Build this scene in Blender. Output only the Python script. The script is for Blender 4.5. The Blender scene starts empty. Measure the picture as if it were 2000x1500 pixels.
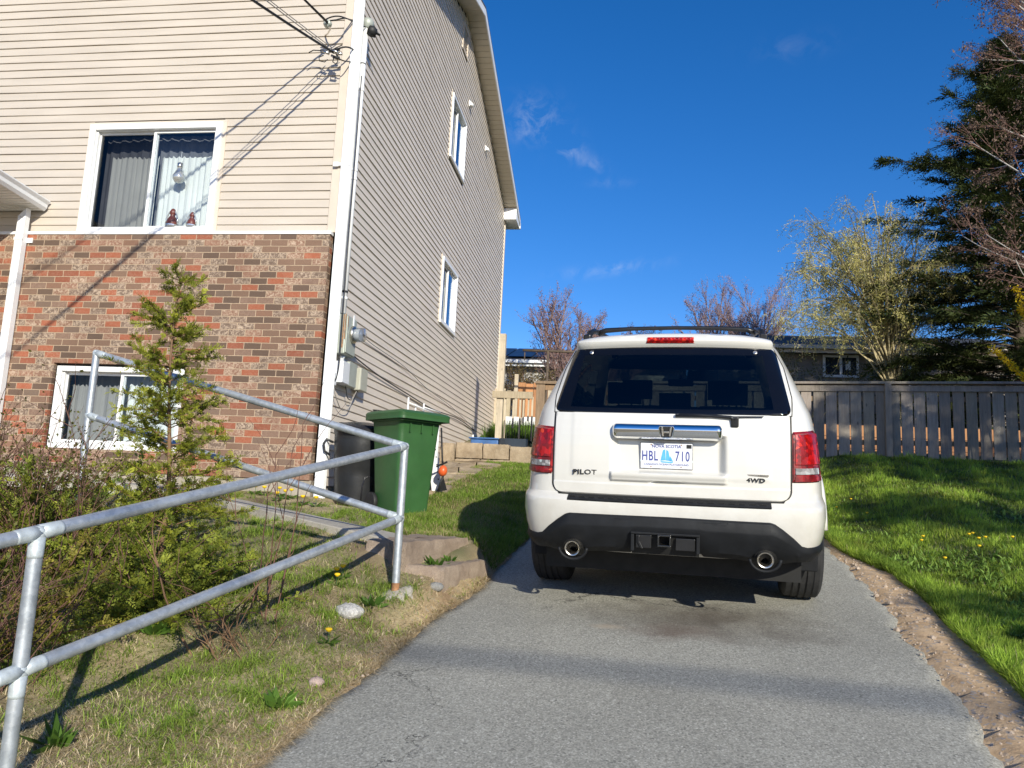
import bpy, math, random
import numpy as np
from mathutils import Vector, Matrix

# ---------------------------------------------------------------- camera, sky, sun, exposure
S = bpy.context.scene
C = S.collection
rad = math.radians
CAM_H = 1.36          # eye height above the driveway where the photographer stands
SLOPE = .132          # the plot climbs away from the street

def camera_axes(yaw, pitch, roll):
    r = Vector((math.cos(yaw), math.sin(yaw), 0))
    f = Vector((-math.sin(yaw)*math.cos(pitch), math.cos(yaw)*math.cos(pitch), math.sin(pitch)))
    u = r.cross(f)
    return (r*math.cos(roll)+u*math.sin(roll), u*math.cos(roll)-r*math.sin(roll), f)
CX, CY, CF = camera_axes(rad(8.14), rad(8.328), rad(2.708))
cam = bpy.data.cameras.new('camera'); camo = bpy.data.objects.new('camera', cam); C.objects.link(camo)
cam.sensor_fit = 'HORIZONTAL'; cam.sensor_width = 36; cam.lens = 27.0
cam.clip_start = .05; cam.clip_end = 3000
m = Matrix((CX, CY, -CF)).transposed().to_4x4(); m.translation = (0, 0, CAM_H)
camo.matrix_world = m
S.camera = camo

SUN_EL, SUN_AZ = rad(22.5), rad(154)      # azimuth clockwise from +y
sun_dir = Vector((math.sin(SUN_AZ)*math.cos(SUN_EL), math.cos(SUN_AZ)*math.cos(SUN_EL), math.sin(SUN_EL)))
sl = bpy.data.lights.new('sun', 'SUN'); sl.energy = 5.0; sl.angle = rad(.53); sl.color = (1, .945, .80)
so = bpy.data.objects.new('sun', sl); C.objects.link(so)
so.rotation_euler = (-sun_dir).to_track_quat('-Z', 'Y').to_euler(); so.location = (10, -20, 30)

W = bpy.data.worlds.new('World'); S.world = W; W.use_nodes = True
def px_dir(px, py):
    return (CX*((px-1000)/1500)+CY*(-(py-750)/1500)+CF).normalized()
def build_world():
    nt = W.node_tree; nt.nodes.clear(); N = nt.nodes.new; L = nt.links.new
    out = N('ShaderNodeOutputWorld'); bg = N('ShaderNodeBackground'); bg.inputs[1].default_value = .106
    sky = N('ShaderNodeTexSky'); sky.sky_type = 'NISHITA'; sky.sun_disc = False
    sky.sun_elevation = SUN_EL; sky.sun_rotation = SUN_AZ; sky.altitude = 0
    sky.air_density = 1.0; sky.dust_density = .15; sky.ozone_density = 5.0
    geo = N('ShaderNodeTexCoord')
    last = sky.outputs[0]
    hs = N('ShaderNodeHueSaturation'); hs.inputs['Saturation'].default_value = 1.25; hs.inputs['Value'].default_value = 1.0
    L(last, hs.inputs['Color'])
    wb = N('ShaderNodeMixRGB'); wb.blend_type = 'MULTIPLY'; wb.inputs[0].default_value = 1; wb.inputs[2].default_value = (1.36, 1.14, 1.32, 1)
    L(hs.outputs[0], wb.inputs[1]); last = wb.outputs[0]
    # thin wisps of cirrus at three places of the sky
    noise = N('ShaderNodeTexNoise'); noise.inputs['Scale'].default_value = 34; noise.inputs['Detail'].default_value = 7
    noise.inputs['Roughness'].default_value = .62; noise.inputs['Distortion'].default_value = .6
    L(geo.outputs['Generated'], noise.inputs['Vector'])
    rmp = N('ShaderNodeMapRange'); rmp.inputs[1].default_value = .44; rmp.inputs[2].default_value = .8
    L(noise.outputs[0], rmp.inputs[0])
    for (px, py, wid, hei, ang, amt) in ((1040, 235, 48, 34, 0, .40), (1108, 286, 26, 22, 20, .38), (1190, 526, 85, 12, -6, .32), (1150, 315, 40, 14, 30, .22), (1195, 357, 40, 8, 0, .14), (1545, 92, 60, 18, 0, .07)):
        d = px_dir(px, py)
        a = rad(ang); ex = CX*math.cos(a)-CY*math.sin(a); ey = CY*math.cos(a)+CX*math.sin(a)
        acc = None
        for e, s in ((ex, wid), (ey, hei)):
            dot = N('ShaderNodeVectorMath'); dot.operation = 'DOT_PRODUCT'; dot.inputs[1].default_value = e
            sub = N('ShaderNodeVectorMath'); sub.operation = 'SUBTRACT'; sub.inputs[1].default_value = d
            L(geo.outputs['Generated'], sub.inputs[0]); L(sub.outputs[0], dot.inputs[0])
            q = N('ShaderNodeMath'); q.operation = 'DIVIDE'; q.inputs[1].default_value = s/1600
            L(dot.outputs['Value'], q.inputs[0])
            p = N('ShaderNodeMath'); p.operation = 'MULTIPLY'; L(q.outputs[0], p.inputs[0]); L(q.outputs[0], p.inputs[1])
            if acc is None: acc = p.outputs[0]
            else:
                t = N('ShaderNodeMath'); t.operation = 'ADD'; L(acc, t.inputs[0]); L(p.outputs[0], t.inputs[1]); acc = t.outputs[0]
        # only the half of the sky the wisp lies in
        g = N('ShaderNodeMath'); g.operation = 'MULTIPLY'; g.inputs[1].default_value = -1; L(acc, g.inputs[0])
        ex_ = N('ShaderNodeMath'); ex_.operation = 'EXPONENT'; L(g.outputs[0], ex_.inputs[0])
        front = N('ShaderNodeVectorMath'); front.operation = 'DOT_PRODUCT'; front.inputs[1].default_value = d
        L(geo.outputs['Generated'], front.inputs[0])
        gt = N('ShaderNodeMath'); gt.operation = 'GREATER_THAN'; gt.inputs[1].default_value = .5; L(front.outputs['Value'], gt.inputs[0])
        m1 = N('ShaderNodeMath'); m1.operation = 'MULTIPLY'; L(ex_.outputs[0], m1.inputs[0]); L(rmp.outputs[0], m1.inputs[1])
        m2 = N('ShaderNodeMath'); m2.operation = 'MULTIPLY'; L(m1.outputs[0], m2.inputs[0]); L(gt.outputs[0], m2.inputs[1])
        m3 = N('ShaderNodeMath'); m3.operation = 'MULTIPLY'; m3.inputs[1].default_value = amt; L(m2.outputs[0], m3.inputs[0])
        mx = N('ShaderNodeMixRGB'); mx.inputs[2].default_value = (7, 7.5, 8.2, 1)
        L(m3.outputs[0], mx.inputs[0]); L(last, mx.inputs[1]); last = mx.outputs[0]
    L(last, bg.inputs[0]); L(bg.outputs[0], out.inputs[0])
build_world()
S.view_settings.view_transform = 'Standard'; S.view_settings.look = 'None'
S.view_settings.exposure = .17; S.view_settings.gamma = 1

rng = np.random.default_rng(7)
random.seed(7)

# ---------------------------------------------------------------- materials
MATS = {}
class G:
    """small helper round one material's node tree"""
    def __init__(s, name):
        s.m = bpy.data.materials.new(name); s.m.use_nodes = True; MATS[name] = s.m
        s.nt = s.m.node_tree; s.nt.nodes.clear()
        s.out = s.nt.nodes.new('ShaderNodeOutputMaterial'); s.p = s.nt.nodes.new('ShaderNodeBsdfPrincipled')
        s.L(s.p.outputs[0], s.out.inputs[0]); s._c = None
    def L(s, a, b): s.nt.links.new(a, b)
    def N(s, t, **k):
        n = s.nt.nodes.new('ShaderNode'+t)
        for a, b in k.items(): setattr(n, a, b)
        return n
    def set(s, node, key, v):
        i = node.inputs[key]
        if hasattr(v, 'is_linked') or hasattr(v, 'links'): s.L(v, i)
        else:
            try: i.default_value = v
            except Exception: i.default_value = tuple(v)+(1,)
    @property
    def co(s):
        if s._c is None: s._c = s.N('TexCoord').outputs['Object']
        return s._c
    @property
    def pos(s): return s.N('NewGeometry').outputs['Position']
    def noise(s, scale, detail=4, rough=.55, vec=None, dist=0, col=False):
        n = s.N('TexNoise'); s.set(n, 'Scale', scale); s.set(n, 'Detail', detail); s.set(n, 'Roughness', rough); s.set(n, 'Distortion', dist)
        s.L(vec or s.co, n.inputs['Vector']); return n.outputs[1 if col else 0]
    def voro(s, scale, feature='F1', vec=None, out=0):
        n = s.N('TexVoronoi'); n.feature = feature; s.set(n, 'Scale', scale); s.L(vec or s.co, n.inputs['Vector']); return n.outputs[out]
    def ramp(s, fac, stops, interp='LINEAR'):
        n = s.N('ValToRGB'); n.color_ramp.interpolation = interp
        e = n.color_ramp.elements
        while len(e) < len(stops): e.new(.5)
        for k, (p, c) in enumerate(stops):
            e[k].position = p; e[k].color = tuple(c)+(1,) if len(c) == 3 else c
        s.L(fac, n.inputs[0]); return n.outputs[0]
    def rng(s, fac, a, b, c=0, d=1):
        n = s.N('MapRange'); s.set(n, 1, a); s.set(n, 2, b); s.set(n, 3, c); s.set(n, 4, d); s.L(fac, n.inputs[0]); return n.outputs[0]
    def mix(s, fac, a, b, mode='MIX'):
        n = s.N('MixRGB', blend_type=mode); s.set(n, 0, fac); s.set(n, 1, a); s.set(n, 2, b); return n.outputs[0]
    def math(s, op, a, b=None, c=None):
        n = s.N('Math', operation=op); s.set(n, 0, a)
        if b is not None: s.set(n, 1, b)
        if c is not None: s.set(n, 2, c)
        return n.outputs[0]
    def mapping(s, scale=(1, 1, 1), loc=(0, 0, 0), rot=(0, 0, 0), vec=None):
        n = s.N('Mapping'); s.set(n, 'Scale', scale); s.set(n, 'Location', loc); s.set(n, 'Rotation', rot); s.L(vec or s.co, n.inputs[0]); return n.outputs[0]
    def bump(s, h, strength=.3, dist=.01, normal=None):
        n = s.N('Bump'); s.set(n, 'Strength', strength); s.set(n, 'Distance', dist); s.L(h, n.inputs['Height'])
        if normal: s.L(normal, n.inputs['Normal'])
        return n.outputs[0]
    def base(s, color, rough=.6, metal=0, normal=None, **k):
        s.set(s.p, 'Base Color', color); s.set(s.p, 'Roughness', rough); s.set(s.p, 'Metallic', metal)
        if normal: s.L(normal, s.p.inputs['Normal'])
        for a, b in k.items(): s.set(s.p, a.replace('_', ' '), b)
        return s.m

def simple(name, col, rough=.55, metal=0, var=.12, scale=6, bump=0, bscale=60, **k):
    g = G(name)
    n = g.noise(scale, 5)
    d = tuple(max(0, c*(1-var)) for c in col); e = tuple(min(1, c*(1+var)) for c in col)
    c = g.ramp(n, [(.3, d), (.7, e)])
    nrm = g.bump(g.noise(bscale, 4), bump, .004) if bump else None
    r = g.rng(g.noise(scale*2.3, 3), .3, .7, max(0, rough-.07), min(1, rough+.07))
    return g.base(c, r, metal, nrm, **k)

def mat_brick():
    g = G('brick')
    sx = g.N('SeparateXYZ'); g.L(g.pos, sx.inputs[0])
    u = g.math('ADD', sx.outputs[0], sx.outputs[1])
    cb = g.N('CombineXYZ'); g.L(u, cb.inputs[0]); g.L(sx.outputs[2], cb.inputs[1])
    wob = g.noise(9, 3, vec=cb.outputs[0], col=True)
    off = g.N('VectorMath', operation='MULTIPLY_ADD'); g.L(wob, off.inputs[0]); off.inputs[1].default_value = (.008, .008, 0); g.L(cb.outputs[0], off.inputs[2])
    v = off.outputs[0]
    b = g.N('TexBrick'); b.offset = .5; b.offset_frequency = 2
    g.set(b, 'Scale', 1); g.set(b, 'Brick Width', .2045); g.set(b, 'Row Height', .0752); g.set(b, 'Mortar Size', .0052); g.set(b, 'Mortar Smooth', .15); g.set(b, 'Bias', 0)
    g.set(b, 'Color1', (0, 0, 0)); g.set(b, 'Color2', (1, 1, 1)); g.set(b, 'Mortar', (.5, .5, .5)); g.L(v, b.inputs['Vector'])
    # one random number per brick
    tint = b.outputs['Color']
    bw = g.N('RGBToBW'); g.L(tint, bw.inputs[0])
    col = g.ramp(bw.outputs[0], [(0, (.13, .092, .07)), (.14, (.21, .14, .102)), (.28, (.17, .128, .10)), (.42, (.24, .145, .102)), (.54, (.18, .132, .104)), (.64, (.26, .15, .105)), (.74, (.34, .115, .062)), (.86, (.27, .095, .055)), (.95, (.22, .15, .115))], 'CONSTANT')
    # lime-washed tumbled faces on some of the bricks
    lime = g.math('MULTIPLY', g.ramp(bw.outputs[0], [(0, (0, 0, 0)), (.30, (1, 1, 1)), (.47, (.0, 0, 0)), (.5, (.95, .95, .95)), (.6, (.0, .0, .0)), (.62, (.75, .75, .75)), (.70, (.4, .4, .4)), (.78, (.15, .15, .15))], 'CONSTANT'), g.rng(g.noise(26, 5, .65, vec=v, dist=1.2), .44, .62))
    col = g.mix(g.math('MULTIPLY', lime, .75), col, (.58, .49, .395))
    speck = g.rng(g.noise(120, 4, .7, vec=v), .35, .75, .72, 1.18)
    col = g.mix(1, col, speck, 'MULTIPLY')
    streak = g.rng(g.noise(1.3, 5, vec=v), .35, .7, .82, 1.1)
    col = g.mix(1, col, streak, 'MULTIPLY'); col = g.mix(1, col, (1.08, .98, .90), 'MULTIPLY')
    mort = g.ramp(g.noise(40, 4, vec=v), [(.3, (.38, .27, .18)), (.7, (.52, .385, .265))])
    col = g.mix(b.outputs['Fac'], col, mort)
    h = g.math('SUBTRACT', g.math('MULTIPLY', g.noise(55, 6, .7, vec=v), .35), g.math('MULTIPLY', b.outputs['Fac'], 1.0))
    return g.base(col, .85, 0, g.bump(h, 1.0, .012))

def mat_siding(name, c):
    g = G(name)
    v = g.mapping((1, 1, .25)) if 0 else g.co
    long_ = g.noise(1.0, 4, vec=g.mapping((1.2, 1.2, 9)))
    grain = g.noise(30, 4, .6, vec=g.mapping((1, 1, 14)))
    col = g.ramp(long_, [(.3, tuple(x*.93 for x in c)), (.7, tuple(min(1, x*1.04) for x in c))])
    dirt = g.rng(g.noise(.5, 6, .65), .45, .75)
    col = g.mix(g.math('MULTIPLY', dirt, .14), col, (.30, .25, .2))
    return g.base(col, .5, 0, g.bump(grain, .12, .003))

def mat_asphalt():
    g = G('asphalt'); v = g.pos
    fine = g.noise(340, 3, .7, vec=v); mid = g.noise(70, 5, .7, vec=v); big = g.noise(1.1, 5, .6, vec=v)
    vs = g.N('TexVoronoi'); g.set(vs, 'Scale', 150); g.L(v, vs.inputs['Vector'])
    stone = g.N('RGBToBW'); g.L(vs.outputs['Color'], stone.inputs[0])
    v2 = g.N('TexVoronoi'); g.set(v2, 'Scale', 75); g.L(v, v2.inputs['Vector']); st2 = g.N('RGBToBW'); g.L(v2.outputs['Color'], st2.inputs[0])
    chip = g.math('MULTIPLY', g.rng(st2.outputs[0], .80, .84), g.rng(v2.outputs['Distance'], .42, .30)); pit = g.math('MULTIPLY', g.rng(st2.outputs[0], .20, .17), g.rng(v2.outputs['Distance'], .5, .38))
    col = g.ramp(stone.outputs[0], [(0, (.18, .174, .150)), (.3, (.288, .279, .238)), (.65, (.36, .348, .297)), (.9, (.455, .44, .38)), (1, (.70, .68, .61))])
    col = g.mix(1, col, g.rng(mid, .3, .7, .70, 1.22), 'MULTIPLY')
    col = g.mix(1, col, g.rng(big, .3, .7, .84, 1.12), 'MULTIPLY')
    col = g.mix(g.math('MULTIPLY', chip, .5), col, (.66, .63, .56)); col = g.mix(g.math('MULTIPLY', pit, .5), col, (.07, .068, .06))
    # oily brown stain behind the parked car, with a ragged outline of its own
    def blob(cx, cy, rx, ry, soft):
        mp = g.mapping((1/rx, 1/ry, 0), (-cx/rx, -cy/ry, 0), vec=v)
        w = g.N('VectorMath', operation='ADD'); nz = g.noise(3.5, 5, .65, vec=v, col=True)
        sc = g.N('VectorMath', operation='MULTIPLY_ADD'); g.L(nz, sc.inputs[0]); sc.inputs[1].default_value = (1.5, 1.5, 0); sc.inputs[2].default_value = (-.75, -.75, 0)
        g.L(mp, w.inputs[0]); g.L(sc.outputs[0], w.inputs[1])
        ln = g.N('VectorMath', operation='LENGTH'); g.L(w.outputs[0], ln.inputs[0])
        return g.rng(ln.outputs['Value'], 1, 1-soft)
    col = g.mix(g.math('MULTIPLY', blob(.55, 5.0, .85, .5, .9), .8), col, (.075, .058, .045))
    col = g.mix(g.math('MULTIPLY', blob(.3, 4.7, .4, .22, .8), .55), col, (.12, .075, .055))
    col = g.mix(g.math('MULTIPLY', blob(-.05, 4.72, .12, .06, .9), .7), col, (.42, .35, .26))
    # hairline cracks
    vc = g.N('TexVoronoi'); vc.feature = 'DISTANCE_TO_EDGE'; g.set(vc, 'Scale', .85)
    wv = g.N('VectorMath', operation='MULTIPLY_ADD'); g.L(g.noise(2.2, 6, .7, vec=v, col=True), wv.inputs[0]); wv.inputs[1].default_value = (.9, .9, 0); g.L(v, wv.inputs[2])
    g.L(wv.outputs[0], vc.inputs['Vector'])
    crack = g.math('MULTIPLY', g.rng(vc.outputs[0], .0075, .002), g.rng(g.noise(.9, 3, vec=v), .53, .60))
    col = g.mix(g.math('MULTIPLY', crack, .85), col, (.025, .024, .022))
    h = g.math('SUBTRACT', g.math('ADD', g.math('MULTIPLY', stone.outputs[0], .3), g.math('MULTIPLY', fine, .8)), g.math('MULTIPLY', crack, 1.5))
    return g.base(col, .86, 0, g.bump(h, .5, .006))

def mat_terrain():
    g = G('earth'); v = g.pos
    at = g.N('Attribute', attribute_name='cover'); sep = g.N('SeparateColor'); g.L(at.outputs['Color'], sep.inputs[0])
    soil = g.ramp(g.noise(9, 7, .7, vec=v), [(.25, (.30, .19, .105)), (.5, (.53, .365, .21)), (.75, (.68, .50, .325))])
    peb = g.N('TexVoronoi'); g.set(peb, 'Scale', 55); g.L(v, peb.inputs['Vector'])
    pb = g.N('RGBToBW'); g.L(peb.outputs['Color'], pb.inputs[0])
    soil = g.mix(g.rng(pb.outputs[0], .74, .8), soil, (.37, .31, .26))
    straw = g.ramp(g.noise(95, 7, .8, vec=v, dist=2.0), [(.28, (.10, .075, .04)), (.48, (.42, .33, .19)), (.72, (.72, .60, .38))])
    green = g.ramp(g.noise(30, 6, .7, vec=v), [(.3, (.025, .042, .010)), (.7, (.075, .115, .026))])
    col = g.mix(sep.outputs[1], straw, green)
    col = g.mix(g.math('MULTIPLY', g.rng(g.noise(2.2, 5, vec=v), .42, .6), g.math('SUBTRACT', 1, sep.outputs[1])), col, (.16, .11, .065))
    col = g.mix(sep.outputs[0], col, soil)
    h = g.math('ADD', g.math('MULTIPLY', g.noise(45, 6, .7, vec=v), 1), g.math('MULTIPLY', pb.outputs[0], .25))
    return g.base(col, .95, 0, g.bump(h, .7, .014))

def mat_blade(name, trans=.35):
    g = G(name)
    at = g.N('Attribute', attribute_name='tint')
    col = g.mix(1, at.outputs['Color'], g.rng(g.noise(3, 4, vec=g.pos), .3, .7, .8, 1.2), 'MULTIPLY')
    g.base(col, .6); g.set(g.p, 'Specular IOR Level', .25)
    t = g.N('BsdfTranslucent'); g.L(col, t.inputs[0])
    mx = g.N('MixShader'); mx.inputs[0].default_value = trans
    g.L(g.p.outputs[0], mx.inputs[1]); g.L(t.outputs[0], mx.inputs[2]); g.L(mx.outputs[0], g.out.inputs[0])
    return g.m

def mat_concrete(name, a, b, sc=5, bump=.5):
    g = G(name); v = g.pos
    col = g.ramp(g.noise(sc, 7, .68, vec=v), [(.28, a), (.72, b)])
    col = g.mix(1, col, g.rng(g.noise(150, 4, .7, vec=v), .3, .7, .75, 1.2), 'MULTIPLY')
    col = g.mix(g.math('MULTIPLY', g.rng(g.noise(2.4, 6, .7, vec=v), .5, .72), .5), col, tuple(x*.5 for x in a))
    h = g.math('ADD', g.noise(90, 6, .75, vec=v), g.math('MULTIPLY', g.noise(14, 5, vec=v), 1.2))
    return g.base(col, .9, 0, g.bump(h, bump, .012))

def mat_wood(name, a, b, vert=True, knots=.35):
    g = G(name)
    v = g.mapping((9, 9, .9) if vert else (.9, 9, 9))
    at = g.N('Attribute', attribute_name='tint')
    grain = g.noise(3.5, 7, .7, vec=v, dist=.8)
    col = g.ramp(grain, [(.28, a), (.72, b)])
    k = g.voro(2.6, vec=g.mapping((2.2, 2.2, 1.0)))
    col = g.mix(g.math('MULTIPLY', g.rng(k, .1, .05), knots*2), col, tuple(x*.25 for x in a))
    col = g.mix(1, col, at.outputs['Color'], 'MULTIPLY')
    col = g.mix(g.math('MULTIPLY', g.rng(g.noise(2, 6, .7), .5, .75), .45), col, tuple(x*.45 for x in a))
    return g.base(col, .85, 0, g.bump(grain, .5, .005))

def mat_galv():
    g = G('galvanised_steel')
    n = g.voro(55, vec=g.co, out=1); bw = g.N('RGBToBW'); g.L(n, bw.inputs[0])
    col = g.ramp(bw.outputs[0], [(0, (.40, .435, .47)), (1, (.54, .575, .61))])
    col = g.mix(1, col, g.rng(g.noise(7, 6, .7), .3, .7, .78, 1.18), 'MULTIPLY')
    st = g.rng(g.noise(22, 5, .7, vec=g.mapping((1, 1, 3))), .62, .72)
    col = g.mix(g.math('MULTIPLY', st, .4), col, (.56, .58, .60))
    return g.base(col, g.rng(g.noise(30, 4), .3, .7, .36, .58), .6, g.bump(g.noise(55, 5), .15, .003))

def mat_glass(name, tint, refl=1.0, rough=.02, wav=0):
    """thin pane: part sees through (tinted), part mirrors by angle"""
    g = G(name)
    tr = g.N('BsdfTransparent'); tr.inputs[0].default_value = tuple(tint)+(1,)
    gl = g.N('BsdfGlossy'); gl.inputs['Roughness'].default_value = rough; gl.inputs[0].default_value = (.9, .95, 1, 1)
    lw = g.N('LayerWeight'); lw.inputs[0].default_value = .5
    if wav:
        b = g.bump(g.noise(1.1, 2), wav, .05); g.L(b, gl.inputs['Normal'])
    f2 = g.math('MULTIPLY', g.math('MULTIPLY_ADD', g.math('POWER', lw.outputs['Facing'], 5), .95, .045), refl)
    mx = g.N('MixShader'); g.L(f2, mx.inputs[0]); g.L(tr.outputs[0], mx.inputs[1]); g.L(gl.outputs[0], mx.inputs[2])
    g.L(mx.outputs[0], g.out.inputs[0]); return g.m

def mat_carpaint():
    g = G('pearl_white_paint')
    bf = g.N('NewGeometry').outputs['Backfacing']
    dust = g.rng(g.noise(2.5, 6, .65), .35, .7)
    sx = g.N('SeparateXYZ'); g.L(g.co, sx.inputs[0])
    low = g.math('MULTIPLY', g.rng(sx.outputs[2], .95, .55), g.rng(g.noise(5, 7, .7), .35, .7))
    col = g.mix(g.math('MULTIPLY', dust, .08), (.66, .645, .60), (.50, .46, .40))
    col = g.mix(g.math('MULTIPLY', low, .38), col, (.42, .38, .32))
    col = g.mix(bf, col, (.02, .02, .022))
    g.base(col, .32, 0); g.set(g.p, 'Coat Weight', .8); g.set(g.p, 'Coat Roughness', .05)
    return g.m

def mat_tail(name, col, rough=.12):
    g = G(name)
    c = g.N('TexVoronoi'); g.set(c, 'Scale', 42); g.L(g.co, c.inputs['Vector'])
    bw = g.N('RGBToBW'); g.L(c.outputs['Color'], bw.inputs[0])
    cc = g.ramp(bw.outputs[0], [(0, tuple(x*.35 for x in col)), (.5, tuple(x*.8 for x in col)), (.8, tuple(min(1, x*1.5) for x in col)), (1, (min(1, col[0]*2.4), min(1, col[1]*12+.03), min(1, col[2]*6)))])  # bright and dark cells paint in the sparkle of the lens facets
    g.base(cc, rough+.15, 0); g.set(g.p, 'Coat Weight', .4); g.set(g.p, 'Coat Roughness', .03)
    return g.m

mat_brick(); mat_siding('siding_front', (.555, .49, .415)); mat_siding('siding_side_sunlit', (.69, .61, .52)); mat_asphalt(); mat_terrain()  # same siding on both walls; side tone raised to stand in for sunlight
mat_blade('grass_blade', .3); mat_blade('leaf', .28); mat_blade('needle', .12)
mat_concrete('concrete', (.36, .33, .28), (.52, .48, .41)); mat_concrete('sandstone', (.27, .20, .15), (.43, .34, .26), 7, .9)
mat_concrete('wall_stone', (.26, .19, .12), (.45, .36, .25), 6, .9); mat_concrete('foundation', (.30, .26, .20), (.46, .41, .33), 4, .6)
mat_concrete('granite', (.26, .25, .24), (.85, .83, .79), 70, .8); mat_concrete('pink_rock', (.36, .26, .22), (.52, .4, .35), 20, .8); mat_concrete('grey_rock', (.20, .2, .19), (.36, .35, .33), 18, .8)
mat_wood('grey_fence_wood', (.19, .16, .13), (.32, .28, .235)); mat_wood('brown_fence_wood', (.17, .115, .07), (.30, .215, .14)); mat_wood('cedar_wood', (.36, .165, .07), (.52, .26, .12)); mat_wood('pale_fence_wood', (.36, .30, .215), (.56, .48, .36), knots=.2)
mat_galv(); mat_carpaint()
simple('white_trim', (.78, .79, .80), .38, var=.05, scale=3); simple('white_vinyl', (.80, .80, .79), .35, var=.04); simple('beige_trim', (.62, .535, .44), .5, var=.05)
simple('soffit', (.56, .50, .40), .6, var=.06); simple('shingles', (.05, .05, .052), .9, var=.4, scale=40, bump=.6); simple('dark_wall', (.22, .21, .20), .9)
simple('silver_paint', (.50, .55, .57), .5, .3, var=.18, scale=30, bump=.3)
simple('curtain', (.74, .75, .72), .85, var=.06, scale=2); simple('rust', (.30, .15, .07), .9, var=.5, scale=30, bump=.4)
simple('meter_grey', (.42, .45, .40), .5, .2, var=.1); simple('box_white', (.72, .74, .76), .45, var=.05); simple('box_beige', (.42, .42, .35), .5, var=.06)
simple('black_rubber', (.016, .016, .017), .6, var=.3, scale=20); simple('black_cable', (.014, .014, .015), .5); simple('grey_cable', (.32, .30, .28), .6)
simple('tyre', (.024, .024, .025), .78, var=.3, scale=25, bump=.4, bscale=200); simple('chrome', (.78, .79, .80), .07, 1, var=.03); simple('steel', (.66, .62, .55), .3, 1, var=.1, scale=20)
simple('black_plastic', (.010, .011, .013), .6, var=.3, scale=9, bump=.25, bscale=240, Specular_IOR_Level=.25); simple('dark_trim', (.012, .012, .013), .35, var=.2); simple('seal', (.008, .008, .008), .7)
simple('interior', (.022, .021, .021), .8); simple('seat_cloth', (.045, .042, .04), .9, bump=.3); simple('badge', (.10, .10, .10), .25, .9, var=.1); simple('plate_white', (.74, .76, .80), .35, var=.04); simple('plate_blue', (.06, .075, .28), .5, var=.1); simple('plate_sky', (.10, .42, .78), .5, var=.15, scale=30)
mat_tail('red_lens', (.34, .004, .003)); mat_tail('clear_lens', (.26, .25, .25)); mat_tail('deep_red', (.20, .005, .008), .2)
mat_glass('window_glass', (.80, .84, .86), 1.5, .01, .25); mat_glass('screened_glass', (.48, .49, .5), .7, .06, .3); mat_glass('car_glass', (.065, .085, .09), 1.0, .01); mat_glass('windscreen_glass', (.72, .78, .76), 1.0, .01); mat_glass('clear_dome', (.7, .72, .74), 2.2, .05)
simple('frit', (.004, .004, .005), .06, var=.1)
simple('bin_green', (.035, .105, .032), .42, var=.14, scale=4, bump=.2, bscale=70); simple('bin_black', (.018, .019, .021), .38, var=.25, scale=5, bump=.3, bscale=40); simple('bin_lid', (.022, .022, .026), .22, var=.2)
simple('bark', (.10, .075, .055), .9, var=.35, scale=12, bump=.8, bscale=40); simple('pale_bark', (.34, .29, .23), .85, var=.25, scale=14, bump=.5, bscale=50); simple('birch_bark', (.44, .41, .37), .8, var=.25, scale=16); simple('red_twig', (.15, .075, .055), .8, var=.3, scale=9); simple('cane', (.19, .11, .06), .8, var=.3, scale=9); simple('maple_bark', (.27, .19, .175), .85, var=.25); simple('willow_bark', (.42, .35, .20), .85, var=.25, scale=10)
mat_concrete('gravel_stone', (.33, .25, .18), (.55, .45, .36), 25, .6)
simple('solar', (.008, .012, .028), .4, .0, var=.2, scale=3); simple('bungalow_siding', (.23, .20, .17), .7, var=.12, scale=4); simple('roof_dark', (.042, .044, .052), .85, var=.3, scale=30, bump=.5); simple('stucco', (.5, .48, .44), .8)
simple('orange_plastic', (.72, .12, .03), .4); simple('blue_plastic', (.05, .13, .32), .4, var=.2); simple('dandelion', (.85, .55, .01), .7, var=.2, scale=80); simple('ornament_glass', (.55, .56, .55), .12, .6); simple('ornament_red', (.13, .035, .028), .4)
simple('blind', (.16, .165, .19), .9, var=.2, scale=3); simple('pale_blind', (.42, .40, .34), .9, var=.1, scale=3)
simple('glass_dark', (.03, .035, .045), .05)
# ---------------------------------------------------------------- mesh helpers
WM = {}
def tag(o, label=None, cat=None, group=None, kind=None):
    for k, v in (('label', label), ('category', cat), ('group', group), ('kind', kind)):
        if v: o[k] = v
    return o
def thing(name, label, cat, loc=(0, 0, 0), rot=None, group=None):
    o = bpy.data.objects.new(name, None); C.objects.link(o); o.empty_display_size = .2
    M4 = Matrix.Translation(loc) @ (rot.to_4x4() if rot else Matrix.Identity(4))
    o.matrix_world = M4; WM[o.name] = M4
    return tag(o, label, cat, group)

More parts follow.
